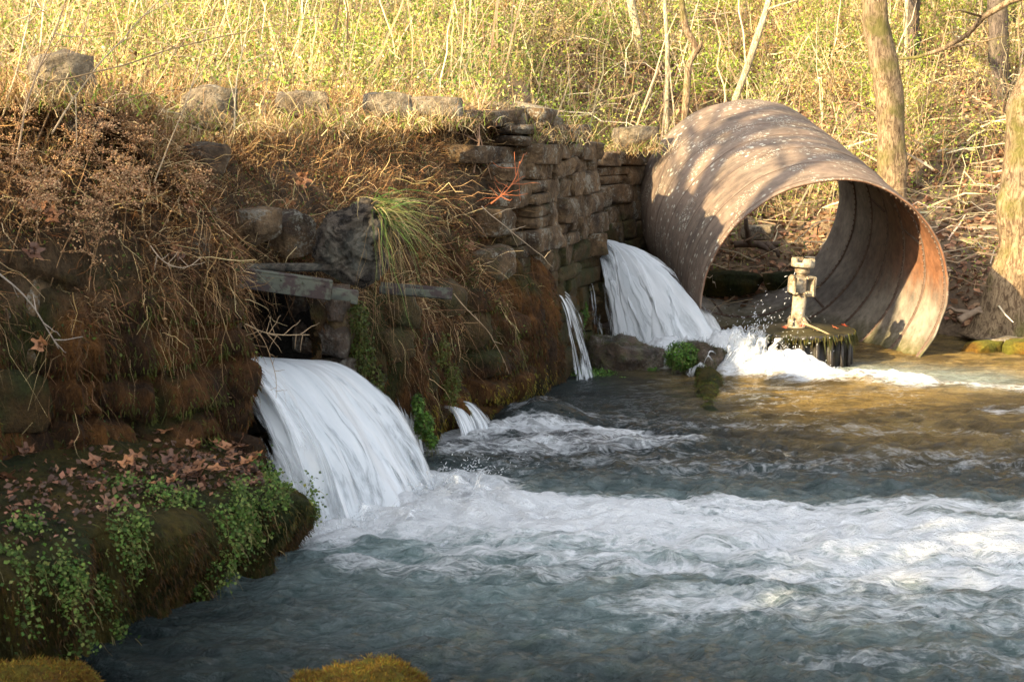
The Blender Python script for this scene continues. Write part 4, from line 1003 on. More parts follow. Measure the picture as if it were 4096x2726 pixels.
for i, (u, v, y, s_, lab) in enumerate(((982, 350, 18.3, .34, 'low green mossy stone at the water edge, nearest the pipe'), (1003, 346, 18.5, .34, 'pale sunlit stone between two mossy stones at the water edge'), (1020, 350, 18.2, .38, 'mossy stone at the water edge against the right side of the picture'))):
    rock_thing('bank_stone', lab, P(u, v, y), (s_ * 1.3, s_, s_ * .7), 100 + i, 'stone_top' if i == 1 else 'mossgold', rr_.uniform(0, 3), group='stones at the water edge below the leaning tree')
# mossy log running from the pointed boulder into the water
pth = np.array([P(700, 372, 16.6), P(704, 392, 15.7), P(712, 405, 14.9), P(716, 415, 14.3)]); pth[:, 2] = [.06, -.01, -.04, -.09]
pth = np.array([pth[0] * (1 - t) + pth[-1] * t + np.array([.06 * math.sin(t * 6), 0, (-.02 * math.cos(t * 9))]) for t in np.linspace(0, 1, 24)])
mb = MB(); add_tube(mb, pth, np.linspace(.11, .08, 24), 24, jitter=1.0, seed=8)
tag(mb.build('mossy_log', M['mossgreen']), 'moss covered log lying half sunk in the stream below the pointed boulder', 'log')
# gnarled stump above the opening
def build_stump():
    n = 40; V, F = cube_sphere(n); S = norm(V); c = P(356, 246, 10.95)
    Q = S * np.array([.24, .20, .235]) 
    wps = S + .5 * np.stack([fbm(S * 1.7 + 5, 2, 94), fbm(S * 1.7 + 9, 2, 95), fbm(S * 1.7, 2, 96)], -1)
    tw = 1 - np.abs(fbm(wps * 2.0 + 3, 5, 90, .6)) * 2.4
    Q = Q + S * (.06 * tw + .06 * fbm(S * 1.6, 2, 91))[:, None]
    g = np.exp(-((S[:, 0] - .75) / .35) ** 2 - ((S[:, 2] + .25) / .35) ** 2); Q -= S * (g * .12)[:, None]     # hollow on the right
    g = np.exp(-((S[:, 0] - .3) / .4) ** 2 - ((S[:, 2] - .9) / .4) ** 2); Q += np.array([.10, 0, .04]) * g[:, None]
    Q = Q @ (rotz(.3) @ roty(-.25)).T
    mb = MB(); mb.add(Q, F); o = mb.build('gnarled_stump', M['bark_gnarl']); o.location = tuple(c)
    tag(o, 'gnarled grey tree stump with lichen beside the green grass tuft', 'stump')
build_stump()

# ------------------------------------------------------------------ trees
def limbs(mb, p, d, L, r_, depth, rd, k=7):
    n = max(4, int(L / .25)); pts = [np.array(p, float)]; dd = norm(np.array(d, float))
    for i in range(n):
        dd = norm(dd + np.array([rd.gauss(0, .10), rd.gauss(0, .10), rd.gauss(0.03, .08)])); pts.append(pts[-1] + dd * L / n)
    add_tube(mb, pts, np.linspace(r_, r_ * .35, n + 1), k)
    if depth > 0:
        for i in range(4 if depth > 1 else 3):
            q = rd.uniform(.35, 1.0); b = pts[min(n, int(q * n))]
            d2 = norm(dd + np.array([rd.gauss(0, .7), rd.gauss(0, .7), rd.gauss(.2, .5)]))
            limbs(mb, b, d2, L * rd.uniform(.45, .7), r_ * (1 - .6 * q) * .7, depth - 1, rd, max(4, k - 2))

def tree(name, label, pts, rad, mat, seed, crown_h=5.0, nl=6, extra=None, group=None, k=18, jit=.24, cdepth=2, root=0.0):
    """pts: world points bottom to top"""
    rd = random.Random(seed); pts = np.array(pts, float)
    base = pts[0].copy(); t_ = thing(name, label, 'tree', base, group)
    t = np.linspace(0, 1, len(pts)); n = max(16, int(np.linalg.norm(pts[-1] - pts[0]) / .10)); tt = np.linspace(0, 1, n)
    pth = np.stack([smooth1(np.interp(tt, t, pts[:, i]), 2) for i in range(3)], 1)
    pth += fbm(pth * 1.1 + seed, 2, seed)[:, None] * np.array([rad[0], 0, 0]) * .5
    rr = np.interp(tt, np.linspace(0, 1, len(rad)), rad)
    if root: rr = rr * (1 + root * np.exp(-tt * n * .10 / .35))
    mb = MB(); add_tube(mb, pth - base, rr, k, jitter=jit, seed=seed)
    mb.build('trunk', M[mat], t_)
    if crown_h > 0:
        mb = MB(); top = pth[-1] - base; d = norm(pth[-1] - pth[-4])
        limbs(mb, top, d, crown_h, rr[-1], cdepth, rd, 8)
        for i in range(nl):
            b = pth[int(n * rd.uniform(.72, .98))] - base; a = rd.uniform(0, 6.28)
            limbs(mb, b, (math.cos(a), math.sin(a), rd.uniform(.2, .9)), crown_h * rd.uniform(.35, .6), rr[-1] * .45, max(0, cdepth - 1), rd, 6)
        mb.build('crown', M[mat], t_)
    if extra:
        mb = MB()
        for (q, r0, r1) in extra: 
            q = np.array(q); add_tube(mb, q - base, np.linspace(r0, r1, len(q)), 8, jitter=.2, seed=seed)
        mb.build('branch', M[mat], t_)
    return t_
def tz(x, y): return float(terrain(np.array([x]), np.array([y]))[0])
def gp(u, y, dz=-0.15):
    x = (u - 512) / FPX * y * 1.0; return np.array([x, y, tz(x, y) + dz])
def up_to(p, q, z):
    d = (np.array(q) - np.array(p)); return np.array(q) + d * ((z - q[2]) / d[2])
def ptree(name, label, px, y, r0, r1, mat, seed, **kw):
    """px: list of (u, v) from low to high; grown down to the ground and up past the frame"""
    pts = [P(u, v, y) for u, v in px]; x0 = pts[0][0]; g = gp(px[0][0], y)
    lo = [np.array([x0 + (pts[0][0] - pts[1][0]) * .3, y, g[2]])] if pts[0][2] > g[2] + .1 else []
    return tree(name, label, lo + pts, (r0, r1), mat, seed, **kw)
ptree('tree', 'stout tan barked tree rising behind the right side of the pipe', [(893, 215), (891, 165), (888, 110), (884, 56), (876, 0), (868, -60), (862, -140)], 23.5, .235, .18, 'bark', 1, k=26, root=.3)
ptree('leaning_tree', 'thick mossy tan tree leaning in at the right edge of the picture', [(1002, 342), (1003, 310), (1013, 255), (1024, 190), (1032, 120), (1040, 60), (1050, -20), (1060, -140)], 19.2, .33, .22, 'bark', 2, k=30, root=.5, crown_h=4,
      extra=[([P(1046, -12, 19.2), P(1010, 1, 19.6), P(983, 17, 19.9), P(968, 34, 20.1), P(945, 48, 20.3), P(918, 57, 20.4), P(900, 59, 20.5)], .05, .018), ([P(983, 17, 19.9), P(960, 10, 19.7), P(940, 14, 19.5)], .018, .006), ([P(945, 48, 20.3), P(980, 42, 20), P(1005, 36, 19.8)], .015, .006)])
ptree('tree', 'dark straight tree trunk near the upper right corner', [(1001, 95), (1000, 50), (999, 0), (998, -60)], 27.0, .19, .16, 'bark_dark', 3, k=20)
ptree('tree', 'brown tree trunk right of the stout tree with a pale stem alongside', [(914, 70), (914, 30), (913, 0), (912, -60)], 29, .15, .12, 'bark_dark', 4, k=16)
ptree('sapling', 'thin pale stem hugging the brown trunk right of the stout tree', [(907, 65), (906, 30), (907, 0), (906, -60)], 28.6, .05, .04, 'bark_pale', 5, crown_h=2, nl=3)
ptree('sapling', 'pale white sapling leaning to the right above the pipe', [(733, 105), (744, 78), (756, 40), (768, 0), (778, -40)], 25.5, .065, .05, 'bark_pale', 6, crown_h=2.5, nl=3, k=10)
ptree('sapling', 'crooked grey sapling with a sharp elbow and stub above the pipe', [(686, 112), (687, 80), (688, 64), (696, 52), (694, 42), (684, 28), (680, 0), (678, -50)], 22.6, .055, .045, 'bark', 7, crown_h=2, nl=3, k=10, jit=.3,
      extra=[([P(696, 52, 22.6), P(700, 46, 22.6), P(702, 41, 22.6)], .05, .02)])
ptree('tree', 'pale grey trunk ending in brush left of the crooked sapling', [(641, 60), (638, 40), (633, 15), (630, 0), (625, -50)], 30, .10, .08, 'bark_pale', 8, k=12)
ptree('sapling', 'thin white upright sapling just left of the crooked sapling', [(667, 85), (667, 50), (665, 0), (664, -50)], 27, .045, .035, 'bark_pale', 9, crown_h=2, nl=3, k=8)
bgs = [(435, 34, .16, 'wide straw coloured trunk at the top centre'), (300, 30, .05, 'slim pale stem above the sunlit wall top'), (262, 33, .09, 'pale trunk above the sunlit squarish boulder'), (345, 36, .08, 'faint trunk left of the top centre'), (560, 36, .06, 'slim stem high on the slope above the slabs'),
       (520, 33, .05, 'thin stem above the pale slab'), (590, 38, .07, 'thin trunk on the slope left of the pale grey trunk'), (800, 35, .10, 'shaded trunk behind the leaning white sapling'), (833, 31, .05, 'thin stem left of the stout tree'), (955, 33, .10, 'blurred brown trunk between the two dark trunks'), (175, 31, .07, 'thin straw coloured stem at upper left'), (105, 28, .08, 'pale stem behind the bare twigs at the far left'), (742, 38, .12, 'broad blurred trunk high above the pipe'), (980, 31, .06, 'slim grey stem left of the dark straight trunk')]
rd_ = random.Random(12)
for i, (u, y, r_, lab) in enumerate(bgs):
    l = rd_.uniform(-12, 12); r_ *= 1.25; ptree('tree', lab, [(u, 88), (u + l * .4, 40), (u + l * .7, 0), (u + l, -50)], y, r_ * 1.1, r_ * .8, rd_.choice(['bark_pale', 'bark', 'bark_dark']), 40 + i, crown_h=2.5, nl=2, k=9, cdepth=1)
# trees out of the frame to the left; the evergreens are added to shade the stream
def leafy_tree(name, label, x, y, z0, z1, R0, seed, n=26000, leaf=.13):
    t_ = thing(name, label, 'tree', (x, y, tz(x, y)))
    r = np.random.default_rng(seed); g = tz(x, y)
    mb = MB(); add_tube(mb, [(x, y, g - .3), (x + .1, y, z0), (x, y + .1, z1)], (.28, .2, .05), 14, jitter=.15, seed=seed); mb.build('trunk', M['bark'], t_, world=True)
    nb = 60; bc = np.stack([r.normal(size=nb), r.normal(size=nb), r.uniform(0, 1, nb)], -1)
    bc[:, :2] *= (R0 * .55 * np.sqrt(np.clip(1.05 - bc[:, 2] ** 2, 0.05, 1)))[:, None]; bc[:, 2] = z0 + bc[:, 2] * (z1 - z0)
    c = bc[r.integers(0, nb, n)] + r.normal(size=(n, 3)) * R0 * .22 + np.array([x, y, 0])
    V, F, k = leaves(c, r.uniform(.6, 1.3, n) * leaf, r=r); mb = MB(); mb.add(V, F, np.repeat(pick([(.05, .09, .02), (.08, .11, .03)], n, r=r), k, 0))
    mb.build('crown', M['veg'], t_, world=True)
leafy_tree('evergreen_tree', 'dense unseen evergreen added left of the camera to shade the near water', -7.3, 2.3, 2.6, 9.2, 1.9, 5, 30000)
leafy_tree('evergreen_tree', 'second dense unseen evergreen added beside the first to shade the ledge', -8.6, 2.2, 3.0, 8.2, 1.25, 6, 16000)
leafy_tree('evergreen_tree', 'unseen evergreen added further along the bank to shade the middle of the stream', -6.0, -1.0, 2.5, 10.5, 2.1, 7, 32000)
for i_, (bx_, by_, br_, lab_) in enumerate(((-7.7, 9.6, .22, 'bare winter tree left of the picture, nearest of three'), (-8.9, 9.4, .17, 'slimmer bare winter tree left of the picture'), (-6.2, 9.3, .15, 'third bare winter tree left of the picture'))):
    tree('bare_tree', lab_, [(bx_, by_, 2.0), (bx_ + .3, by_, 6.0), (bx_ + .2 * i_, by_ + .2, 9.6)], (br_ * 1.2, br_ * .8), 'bark', 77 + i_, crown_h=3.4, nl=9, cdepth=2)

# ------------------------------------------------------------------ undergrowth
STRAW = [(.66, .50, .26), (.52, .38, .18), (.40, .26, .12), (.76, .62, .38), (.30, .18, .08)]
BROWN = [(.16, .085, .038), (.11, .056, .024), (.22, .12, .055), (.07, .038, .018), (.30, .18, .085)]
GREEN = [(.23, .33, .045), (.31, .40, .06), (.40, .46, .09), (.14, .25, .035), (.44, .46, .12)]
def undergrowth():
    r = np.random.default_rng(11)
    n = 52000
    y = 12 + 34 * r.uniform(0, 1, n) ** 1.05; x = r.uniform(-1, 1, n) * (0.40 * y + 3.0)
    s = wall_sdist(x, y)
    ok = ((s < -0.75) | ((y > bank_y(x) + 0.9) & (s > -.2)) | ((y > 24) )) & (y > 12)
    dens = np.where((s > 0) & (y < 24.5), 0.28, 1.0) * np.clip(1.2 - .012 * y, .3, 1)
    ok &= r.uniform(0, 1, n) < dens * .66 * (.30 + .70 * sstep(-.38, .05, fbm(np.stack([x * .55, y * .42, 0 * x], -1), 3, 72)))
    x, y, s = x[ok], y[ok], s[ok]; n = len(x); z = terrain(x, y)
    green = np.clip(1.0 + 1.1 * fbm(np.stack([x * .45, y * .3, 0 * x], -1), 2, 70) - .35 * sstep(-1, -5, x + .16 * (y - 16)) - .30 * sstep(4.5, 8, x - .1 * (y - 20)), .08, .92)
    h = r.uniform(.35, 1.5, n) * np.where(s < 0, np.clip(.35 + .16 * (-s), .35, 1.1), np.clip(.4 + .12 * (y - 20), .3, 1.1))
    root = np.stack([x, y, z - .05], -1)
    d = norm(np.stack([r.normal(size=n) * .28, r.normal(size=n) * .28, 1 + 0 * x], -1))
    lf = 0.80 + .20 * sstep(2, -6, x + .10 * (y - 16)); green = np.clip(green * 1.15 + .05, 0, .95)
    mb = MB()
    V, F, k = blades(root, d, h * 1.15, r.uniform(.009, .024, n), r.uniform(0, .35, n), 3, .35, .05, r=r)
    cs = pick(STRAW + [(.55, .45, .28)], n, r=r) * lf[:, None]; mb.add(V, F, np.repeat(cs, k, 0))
    # side twigs
    ii = np.repeat(np.arange(n), 4); m = len(ii); t = r.uniform(.2, .95, m)
    b = root[ii] + d[ii] * (h[ii] * t)[:, None]; dd = norm(d[ii] * .7 + r.normal(size=(m, 3)) * .6)
    V, F, k = blades(b, dd, h[ii] * r.uniform(.15, .45, m), .009, r.uniform(0, .4, m), 2, .3, .08, r=r); mb.add(V, F, np.repeat(pick(STRAW, m, r=r) * lf[ii][:, None] * .9, k, 0))
    # tall pale canes and switches standing through it
    m = 1500; yy = 17 + 29 * r.uniform(0, 1, m); xx = r.uniform(-1, 1, m) * (.40 * yy + 3); ss = wall_sdist(xx, yy); ok = (ss < -1.5) | (yy > 24); xx, yy = xx[ok], yy[ok]; m = len(xx)
    rt = np.stack([xx, yy, terrain(xx, yy)], -1); V, F, k = blades(rt, np.stack([r.normal(size=m) * .22, r.normal(size=m) * .2, np.ones(m)], -1), r.uniform(1.0, 3.2, m), r.uniform(.010, .036, m), r.uniform(-.05, .25, m), 6, .35, .02, r=r)
    mb.add(V, F, np.repeat(pick([(.60, .48, .30), (.68, .56, .38), (.40, .29, .17), (.28, .19, .11)], m, r=r), k, 0))
    tag(mb.build('dry_stems', M['veg']), kind='stuff')
    # leaves gathered round the stems
    nl = 25; ii = np.repeat(np.arange(n), nl); m = len(ii); t = r.uniform(.1, 1.08, m)
    c = root[ii] + d[ii] * (h[ii] * t)[:, None] + r.normal(size=(m, 3)) * (np.array([.12, .12, .07]) * (0.5 + .5 * h[ii][:, None]))
    g = r.uniform(0, 1, m) < green[ii]; col = np.where(g[:, None], pick(GREEN, m, r=r), pick(STRAW[:3] + STRAW[3:4], m, r=r))
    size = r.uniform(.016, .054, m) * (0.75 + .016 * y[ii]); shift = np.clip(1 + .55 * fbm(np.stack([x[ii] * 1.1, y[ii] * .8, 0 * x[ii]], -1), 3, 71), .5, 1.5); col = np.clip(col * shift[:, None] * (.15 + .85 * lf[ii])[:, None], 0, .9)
    up = np.array([-.3, -.3, .6])
    V, F, k = leaves(c, size, .55, up, .9, r=r); mb = MB(); mb.add(V, F, np.repeat(col, k, 0))
    tag(mb.build('undergrowth', M['veg']), kind='stuff')
undergrowth()
def shrubs():
    r = np.random.default_rng(15); mb = MB(); m2 = MB()
    for q in range(420):
        y = r.uniform(15.5, 40); x = r.uniform(-1, 1) * (.38 * y + 2); sd0 = float(wall_sdist(np.array([x]), np.array([y]))[0])
        if (sd0 > -2.2 and y < 24.5): continue
        H_ = r.uniform(.9, 2.3) * (.75 if y < 22 else 1); z = tz(x, y); c0 = np.array([x, y, z]); m = int(r.uniform(18, 36))
        a = r.uniform(0, 6.28, m); d = np.stack([np.cos(a) * .55, np.sin(a) * .55, np.ones(m)], -1) + r.normal(size=(m, 3)) * .15
        L = H_ * r.uniform(.6, 1.15, m); dr = r.uniform(.1, .7, m); root = c0 + r.normal(size=(m, 3)) * np.array([.15, .15, 0])
        V, F, k = blades(root, d, L, r.uniform(.008, .020, m), dr, 5, .3, .04, r=r); sc_ = pick([(.60, .46, .27), (.44, .32, .18), (.30, .2, .12), (.7, .58, .4)], 1, r=r)[0]
        mb.add(V, F, np.repeat(np.clip(sc_ * r.uniform(.8, 1.2, (m, 1)), 0, .9), k, 0))
        tint = np.array([(.30, .40, .05), (.42, .46, .08), (.20, .30, .04), (.52, .50, .12), (.14, .20, .03), (.62, .48, .20), (.40, .24, .09)][int(r.choice(7, p=[.24, .22, .14, .16, .08, .10, .06]))])
        nl = int(r.uniform(300, 900) * (.35 if r.uniform() < .2 else 1)); ii = r.integers(0, m, nl); t = r.uniform(.25, 1.05, nl); dn = norm(d)[ii]
        c = root[ii] + dn * (L[ii] * t)[:, None]; c[:, 2] -= dr[ii] * L[ii] * t ** 2; c += r.normal(size=(nl, 3)) * .07
        V, F, k = leaves(c, r.uniform(.03, .075, nl) * (.7 + .014 * y), .5, (-.3, -.3, .5), .9, r=r); m2.add(V, F, np.repeat(np.clip(tint * .92 * r.uniform(.6, 1.35, (nl, 1)), 0, .9), k, 0))
    tag(mb.build('shrub_stems', M['veg']), kind='stuff'); tag(m2.build('shrub_leaves', M['veg']), kind='stuff')
shrubs()
def woodland():
    """the leafless wood that climbs the hill above the picture"""
    r = np.random.default_rng(14); n = 420; y = r.uniform(38, 75, n); x = r.uniform(-50, 60, n); mb = MB()
    # and the wood on the flat behind the wall, left of the picture
    y[:60] = r.uniform(14, 40, 60); x[:60] = -(.40 * y[:60] + 5) - r.uniform(0, 14, 60)
    g = np.stack([x, y, terrain(x, y) - .3], -1); h = r.uniform(9, 15, n)
    V, F, k = blades(g, np.stack([r.normal(size=n) * .05, r.normal(size=n) * .05, np.ones(n)], -1), h, r.uniform(.18, .5, n), 0, 5, .3, .01, r=r); mb.add(V, F, np.repeat(pick([(.32, .25, .17), (.22, .17, .12), (.42, .35, .25)], n, r=r), k, 0))
    ii = np.repeat(np.arange(n), 90); m = len(ii); t = r.uniform(.25, 1.0, m); b = g[ii] + np.array([0, 0, 1]) * (h[ii] * t)[:, None]
    V, F, k = blades(b, r.normal(size=(m, 3)) + np.array([0, 0, .5]), r.uniform(.8, 3.0, m), r.uniform(.03, .09, m), .1, 3, .3, .1, r=r); mb.add(V, F, np.repeat(pick([(.40, .30, .18), (.28, .2, .12), (.5, .42, .2)], m, r=r), k, 0))
    m = 60000; ii = r.integers(0, n, m); t = r.uniform(.05, 1.0, m); c = g[ii] + np.array([0, 0, 1]) * (h[ii] * t)[:, None] + r.normal(size=(m, 3)) * 1.4
    V, F, k = leaves(c, r.uniform(.12, .4, m), .6, r=r); mb.add(V, F, np.repeat(pick([(.42, .32, .12), (.5, .36, .15), (.28, .26, .07)], m, r=r), k, 0))
    tag(mb.build('woodland', M['veg']), kind='stuff')
woodland()
def litter():
    r = np.random.default_rng(12); n = 52000
    y = r.uniform(18.6, 40, n) ; x = r.uniform(-.4, 1, n) * (.42 * y + 2)
    s = wall_sdist(x, y); ok = (y > bank_y(x) + .15) & ((s > -.5) | (y > 24)); x, y = x[ok], y[ok]; n = len(x)
    c = np.stack([x, y, terrain(x, y) + r.uniform(0, .05, n)], -1)
    V, F, k = leaves(c, r.uniform(.06, .15, n), .75, (0, -.1, 1), .45, r=r)
    mb = MB(); mb.add(V, F, np.repeat(pick([(.30, .15, .08), (.40, .22, .12), (.20, .10, .055), (.46, .29, .16), (.25, .14, .09)], n, r=r), k, 0))
    n = 2600; y = r.uniform(18.9, 36, n); x = r.uniform(-.2, 1, n) * (.4 * y + 2); s = wall_sdist(x, y); ok = (y > bank_y(x) + .3) & ((s > -.2) | (y > 24)); x, y = x[ok], y[ok]; n = len(x)
    root = np.stack([x, y, terrain(x, y) + r.uniform(0, .5, n)], -1); V, F, k = blades(root, np.stack([r.normal(size=n), r.normal(size=n), .25 * r.normal(size=n) + .2], -1), r.uniform(.4, 1.7, n), r.uniform(.012, .035, n), .15, 5, .3, .05, r=r)
    mb.add(V, F, np.repeat(pick([(.55, .45, .30), (.40, .30, .18), (.66, .56, .38), (.28, .19, .11)], n, r=r), k, 0))
    tag(mb.build('leaf_litter', M['leaf']), kind='stuff')
litter()

# ------------------------------------------------------------------ growth on the wall
SNm = np.cross(np.gradient(SV, axis=0), np.gradient(SV, axis=1)); SNm = norm(SNm)
flip = (SNm[:, :, 0] * NX[:, None] + SNm[:, :, 1] * NY[:, None]) + SNm[:, :, 2] * 0.5 < 0; SNm[flip] *= -1
WPOS = SV.reshape(-1, 3); WNRM = SNm.reshape(-1, 3); WAr = A2.reshape(-1); WZr = SZ.reshape(-1)
inhole = ((WAr > aF3 - .15) & (WAr < aG0) & (WZr < 1.68)) | ((WAr > aG3 + .4) & (WAr < aC0 + .4) & (WZr < 1.4))
def on_wall(n, wt, r):
    wgt = np.where(inhole, 0, np.clip(wt, 0, None)) * (WZr > -.02); wgt = wgt / wgt.sum()
    i = np.searchsorted(np.cumsum(wgt), r.uniform(0, 1, n)); i = np.clip(i, 0, len(wgt) - 1)
    return i
wn_ = fbm(np.stack([WAr * 1.3, WZr * 1.6, 0 * WZr], -1), 3, 99); wn2 = fbm(np.stack([WAr * 2.7, WZr * 2.2, 0 * WZr], -1), 3, 98)
VW = vegw(WAr)
def wall_growth():
    r = np.random.default_rng(21)
    low_edge = np.interp(WAr, [0, aF2, aF3, aG0, aG0 + .8, aG1, aG2], [1.6, 1.55, 1.75, 1.6, 1.25, 1.15, 1.3])
    wt = VW * sstep(low_edge - .25, low_edge + .35, WZr + .35 * wn_) * sstep(-.35, .25, wn2 + .35 * sstep(1.9, 2.6, WZr))
    # matted dead grass hanging down the face
    n = 42000; i = on_wall(n, wt, r); N_ = WNRM[i]; up = sstep(2.2, 2.8, WPOS[i, 2])
    d = N_ * .9 + r.normal(size=(n, 3)) * .55; d[:, 2] += .25 + .5 * up
    L = r.uniform(.08, .30, n) * (1 + .35 * up)
    V, F, k = blades(WPOS[i] - N_ * .01, d, L, r.uniform(.003, .0065, n), r.uniform(.0, .9, n) * (1 - .55 * up), 4, .25, .09, r=r)
    mb = MB(); mb.add(V, F, np.repeat(np.where((r.uniform(size=n) < .32 + .45 * up)[:, None], pick(STRAW, n, r=r), pick(BROWN, n, r=r)) * np.array([.74, .60, .48]), k, 0))
    # fine tangled twigs
    n = 9000; i = on_wall(n, wt, r); N_ = WNRM[i]; d = N_ * .6 + r.normal(size=(n, 3)) * .8
    V, F, k = blades(WPOS[i] + N_ * .02, d, r.uniform(.15, .5, n), r.uniform(.003, .006, n), r.uniform(0, .8, n), 5, .4, .07, r=r)
    mb.add(V, F, np.repeat(pick(BROWN + STRAW[:2], n, r=r), k, 0))
    # long strings hanging over the lower face
    n = 2300; w3 = VW * np.exp(-((WZr - low_edge - .05) / .34) ** 2) * (wn2 > -.2); i = on_wall(n, w3, r); N_ = WNRM[i]
    d = N_ * .8 + r.normal(size=(n, 3)) * .3; V, F, k = blades(WPOS[i], d, r.uniform(.08, .34, n), r.uniform(.0025, .0045, n), r.uniform(.7, 1.7, n), 8, .3, .075, r=r)
    mb.add(V, F, np.repeat(pick(STRAW[1:3] + BROWN + BROWN[:3], n, r=r), k, 0))
    tag(mb.build('dead_grass', M['twig']), kind='stuff')
    # curled dead leaves and seed chaff caught in the mat
    n = 20000; i = on_wall(n, wt, r); N_ = WNRM[i]; c = WPOS[i] + N_ * r.uniform(0, .12, n)[:, None]
    V, F, k = leaves(c, r.uniform(.008, .035, n), .6, r=r); mb = MB(); mb.add(V, F, np.repeat(pick(BROWN + [(.36, .17, .08), (.5, .32, .16)], n, r=r), k, 0))
    n = 9000; w4 = wt * (wn_ > .0) + .05 * VW * (WZr > .6); i = on_wall(n, w4, r); N_ = WNRM[i]; c = WPOS[i] + N_ * r.uniform(0, .09, n)[:, None]
    V, F, k = leaves(c, r.uniform(.012, .03, n), .75, (.5, -.3, .5), .8, r=r); mb.add(V, F, np.repeat(pick([(.09, .13, .03), (.14, .18, .04), (.06, .09, .03)], n, r=r), k, 0))
    tag(mb.build('wall_foliage', M['veg']), kind='stuff')
    # straw standing along the wall top
    n = 15000; w5 = np.where(np.arange(len(WZr)) % nZ >= NR - 12, 1.0, 0) * np.where(WAr < aG2 + 1.2, 1, .12) * sstep(-.4, .3, wn_) ; i = on_wall(n, w5, r)
    d = np.stack([r.normal(size=n) * .35 + .1, r.normal(size=n) * .35, np.ones(n)], -1)
    V, F, k = blades(WPOS[i], d, r.uniform(.12, .62, n) * r.uniform(.5, 1, n), r.uniform(.003, .008, n), r.uniform(.1, .7, n), 4, .2, .05, r=r)
    mb = MB(); mb.add(V, F, np.repeat(pick(STRAW + [(.3, .3, .08)], n, r=r), k, 0)); 
    n = 12000; i = on_wall(n, w5, r); c = WPOS[i] + np.array([0, 0, 1]) * r.uniform(.0, .35, n)[:, None] + r.normal(size=(n, 3)) * .04
    V, F, k = leaves(c, r.uniform(.015, .045, n), .6, r=r); mb.add(V, F, np.repeat(pick(STRAW[:3] + GREEN + BROWN[:2], n, r=r), k, 0))
    tag(mb.build('straw', M['veg']), kind='stuff')
    # shaggy moss strands on the wet lower face
    n = 80000; w6 = (WZr < 1.75) * np.where(WAr > aG2 + 1.5, .5, 1.0) * np.where(WAr > aG3, .3, 1.) ; i = on_wall(n, w6, r); N_ = WNRM[i]
    d = N_ * .55 + r.normal(size=(n, 3)) * .22; d[:, 2] -= .6
    a = vnoise(np.stack([WAr[i] * 2.1, WZr[i] * .8, 0 * i], -1), 7) + .5 * r.normal(size=n) * .5; zz = WPOS[i, 2]
    col = np.where((a > .28)[:, None], pick([(.07, .075, .014), (.10, .11, .02)], n, r=r), pick([(.10, .040, .009), (.055, .023, .007), (.145, .06, .012), (.03, .016, .007), (.05, .045, .01)], n, r=r))
    gold = (zz < .42) & (WAr[i] > aG0 + 1.0) & (WAr[i] < aG1 + 2.2) & (r.uniform(size=n) < .8); col = np.where(gold[:, None], pick([(.24, .19, .02), (.16, .15, .02), (.3, .2, .03)], n, r=r), col)
    V, F, k = blades(WPOS[i] - N_ * .012, d, r.uniform(.015, .055, n), r.uniform(.005, .010, n), r.uniform(.1, .5, n), 2, .3, r=r); mb = MB(); mb.add(V, F, np.repeat(col, k, 0))
    tag(mb.build('moss', M['veg']), kind='stuff')
wall_growth()
def cress(name, label, blobs, seed, col=((.07, .15, .02), (.12, .22, .035), (.05, .10, .02)), stuff=False, leaf=(.014, .034), hang=0):
    """clumps of small round leaves; blobs: (centre, radii, count)"""
    r = np.random.default_rng(seed); mb = MB()
    for c, rad, n in blobs:
        p = r.normal(size=(n, 3)); p = norm(p) * r.uniform(.55, 1.05, n)[:, None] * (1 + .25 * fbm(norm(p) * 3 + seed, 2, seed))[:, None]; p = p * np.array(rad) + np.array(c)
        V, F, k = leaves(p, r.uniform(*leaf, n), .9, norm(p - c) * .8 + np.array([0, -.2, .7]), .6, r=r); mb.add(V, F, np.repeat(pick(col, n, .25, r=r), k, 0))
        m = n // 6; q = p[:m]; V, F, k = blades(q, np.stack([r.normal(size=m) * .4, r.normal(size=m) * .4, -1 + 0 * q[:, 0]], -1), r.uniform(.03, .09 + hang, m), .004, .2, 2, r=r); mb.add(V, F, np.repeat(pick([(.12, .14, .03), (.2, .17, .06)], m, r=r), k, 0))
    o = mb.build(name, M['veg']); 
    if stuff: tag(o, kind='stuff')
    else: tag(o, label, 'plant')
    return o
cress('cress_cushion', 'round bright green cress cushion behind the pointed boulder', [(P(681, 355, 16.45), (.19, .14, .16), 2400), (P(694, 351, 16.75), (.13, .12, .10), 700), (P(716, 378, 16.6), (.09, .08, .07), 260), (P(672, 366, 16.8), (.08, .08, .10), 300)], 1)
cress('cress_mat', 'low green cress mat at the foot of the wall left of the boulders', [(P(563, 378, 16.6), (.10, .2, .07), 500), (P(590, 374, 16.5), (.30, .22, .06), 1200), (P(618, 381, 16.3), (.28, .16, .045), 800), (P(652, 372, 16.7), (.09, .08, .06), 260)], 2)
cress('cress_tuft', 'thin cress growing on top of the broad wet boulder', [(P(604, 351, 16.9), (.18, .12, .06), 700), (P(622, 347, 17.1), (.14, .1, .05), 400)], 3)
cress('hanging_cress', 'bright green cress hanging between the narrow and tall waterfalls', [(P(578, 330, 17.55), (.08, .12, .20), 700), (P(582, 312, 17.6), (.08, .1, .16), 500), (P(574, 300, 17.5), (.06, .1, .14), 350)], 4, hang=.06)
cress('hanging_cress', 'green cress clump hanging beside the broad waterfall', [(P(418, 405, 12.1), (.05, .09, .10), 420), (P(424, 424, 12.0), (.08, .10, .12), 650), (P(432, 440, 11.9), (.05, .07, .06), 260)], 5, hang=.05)
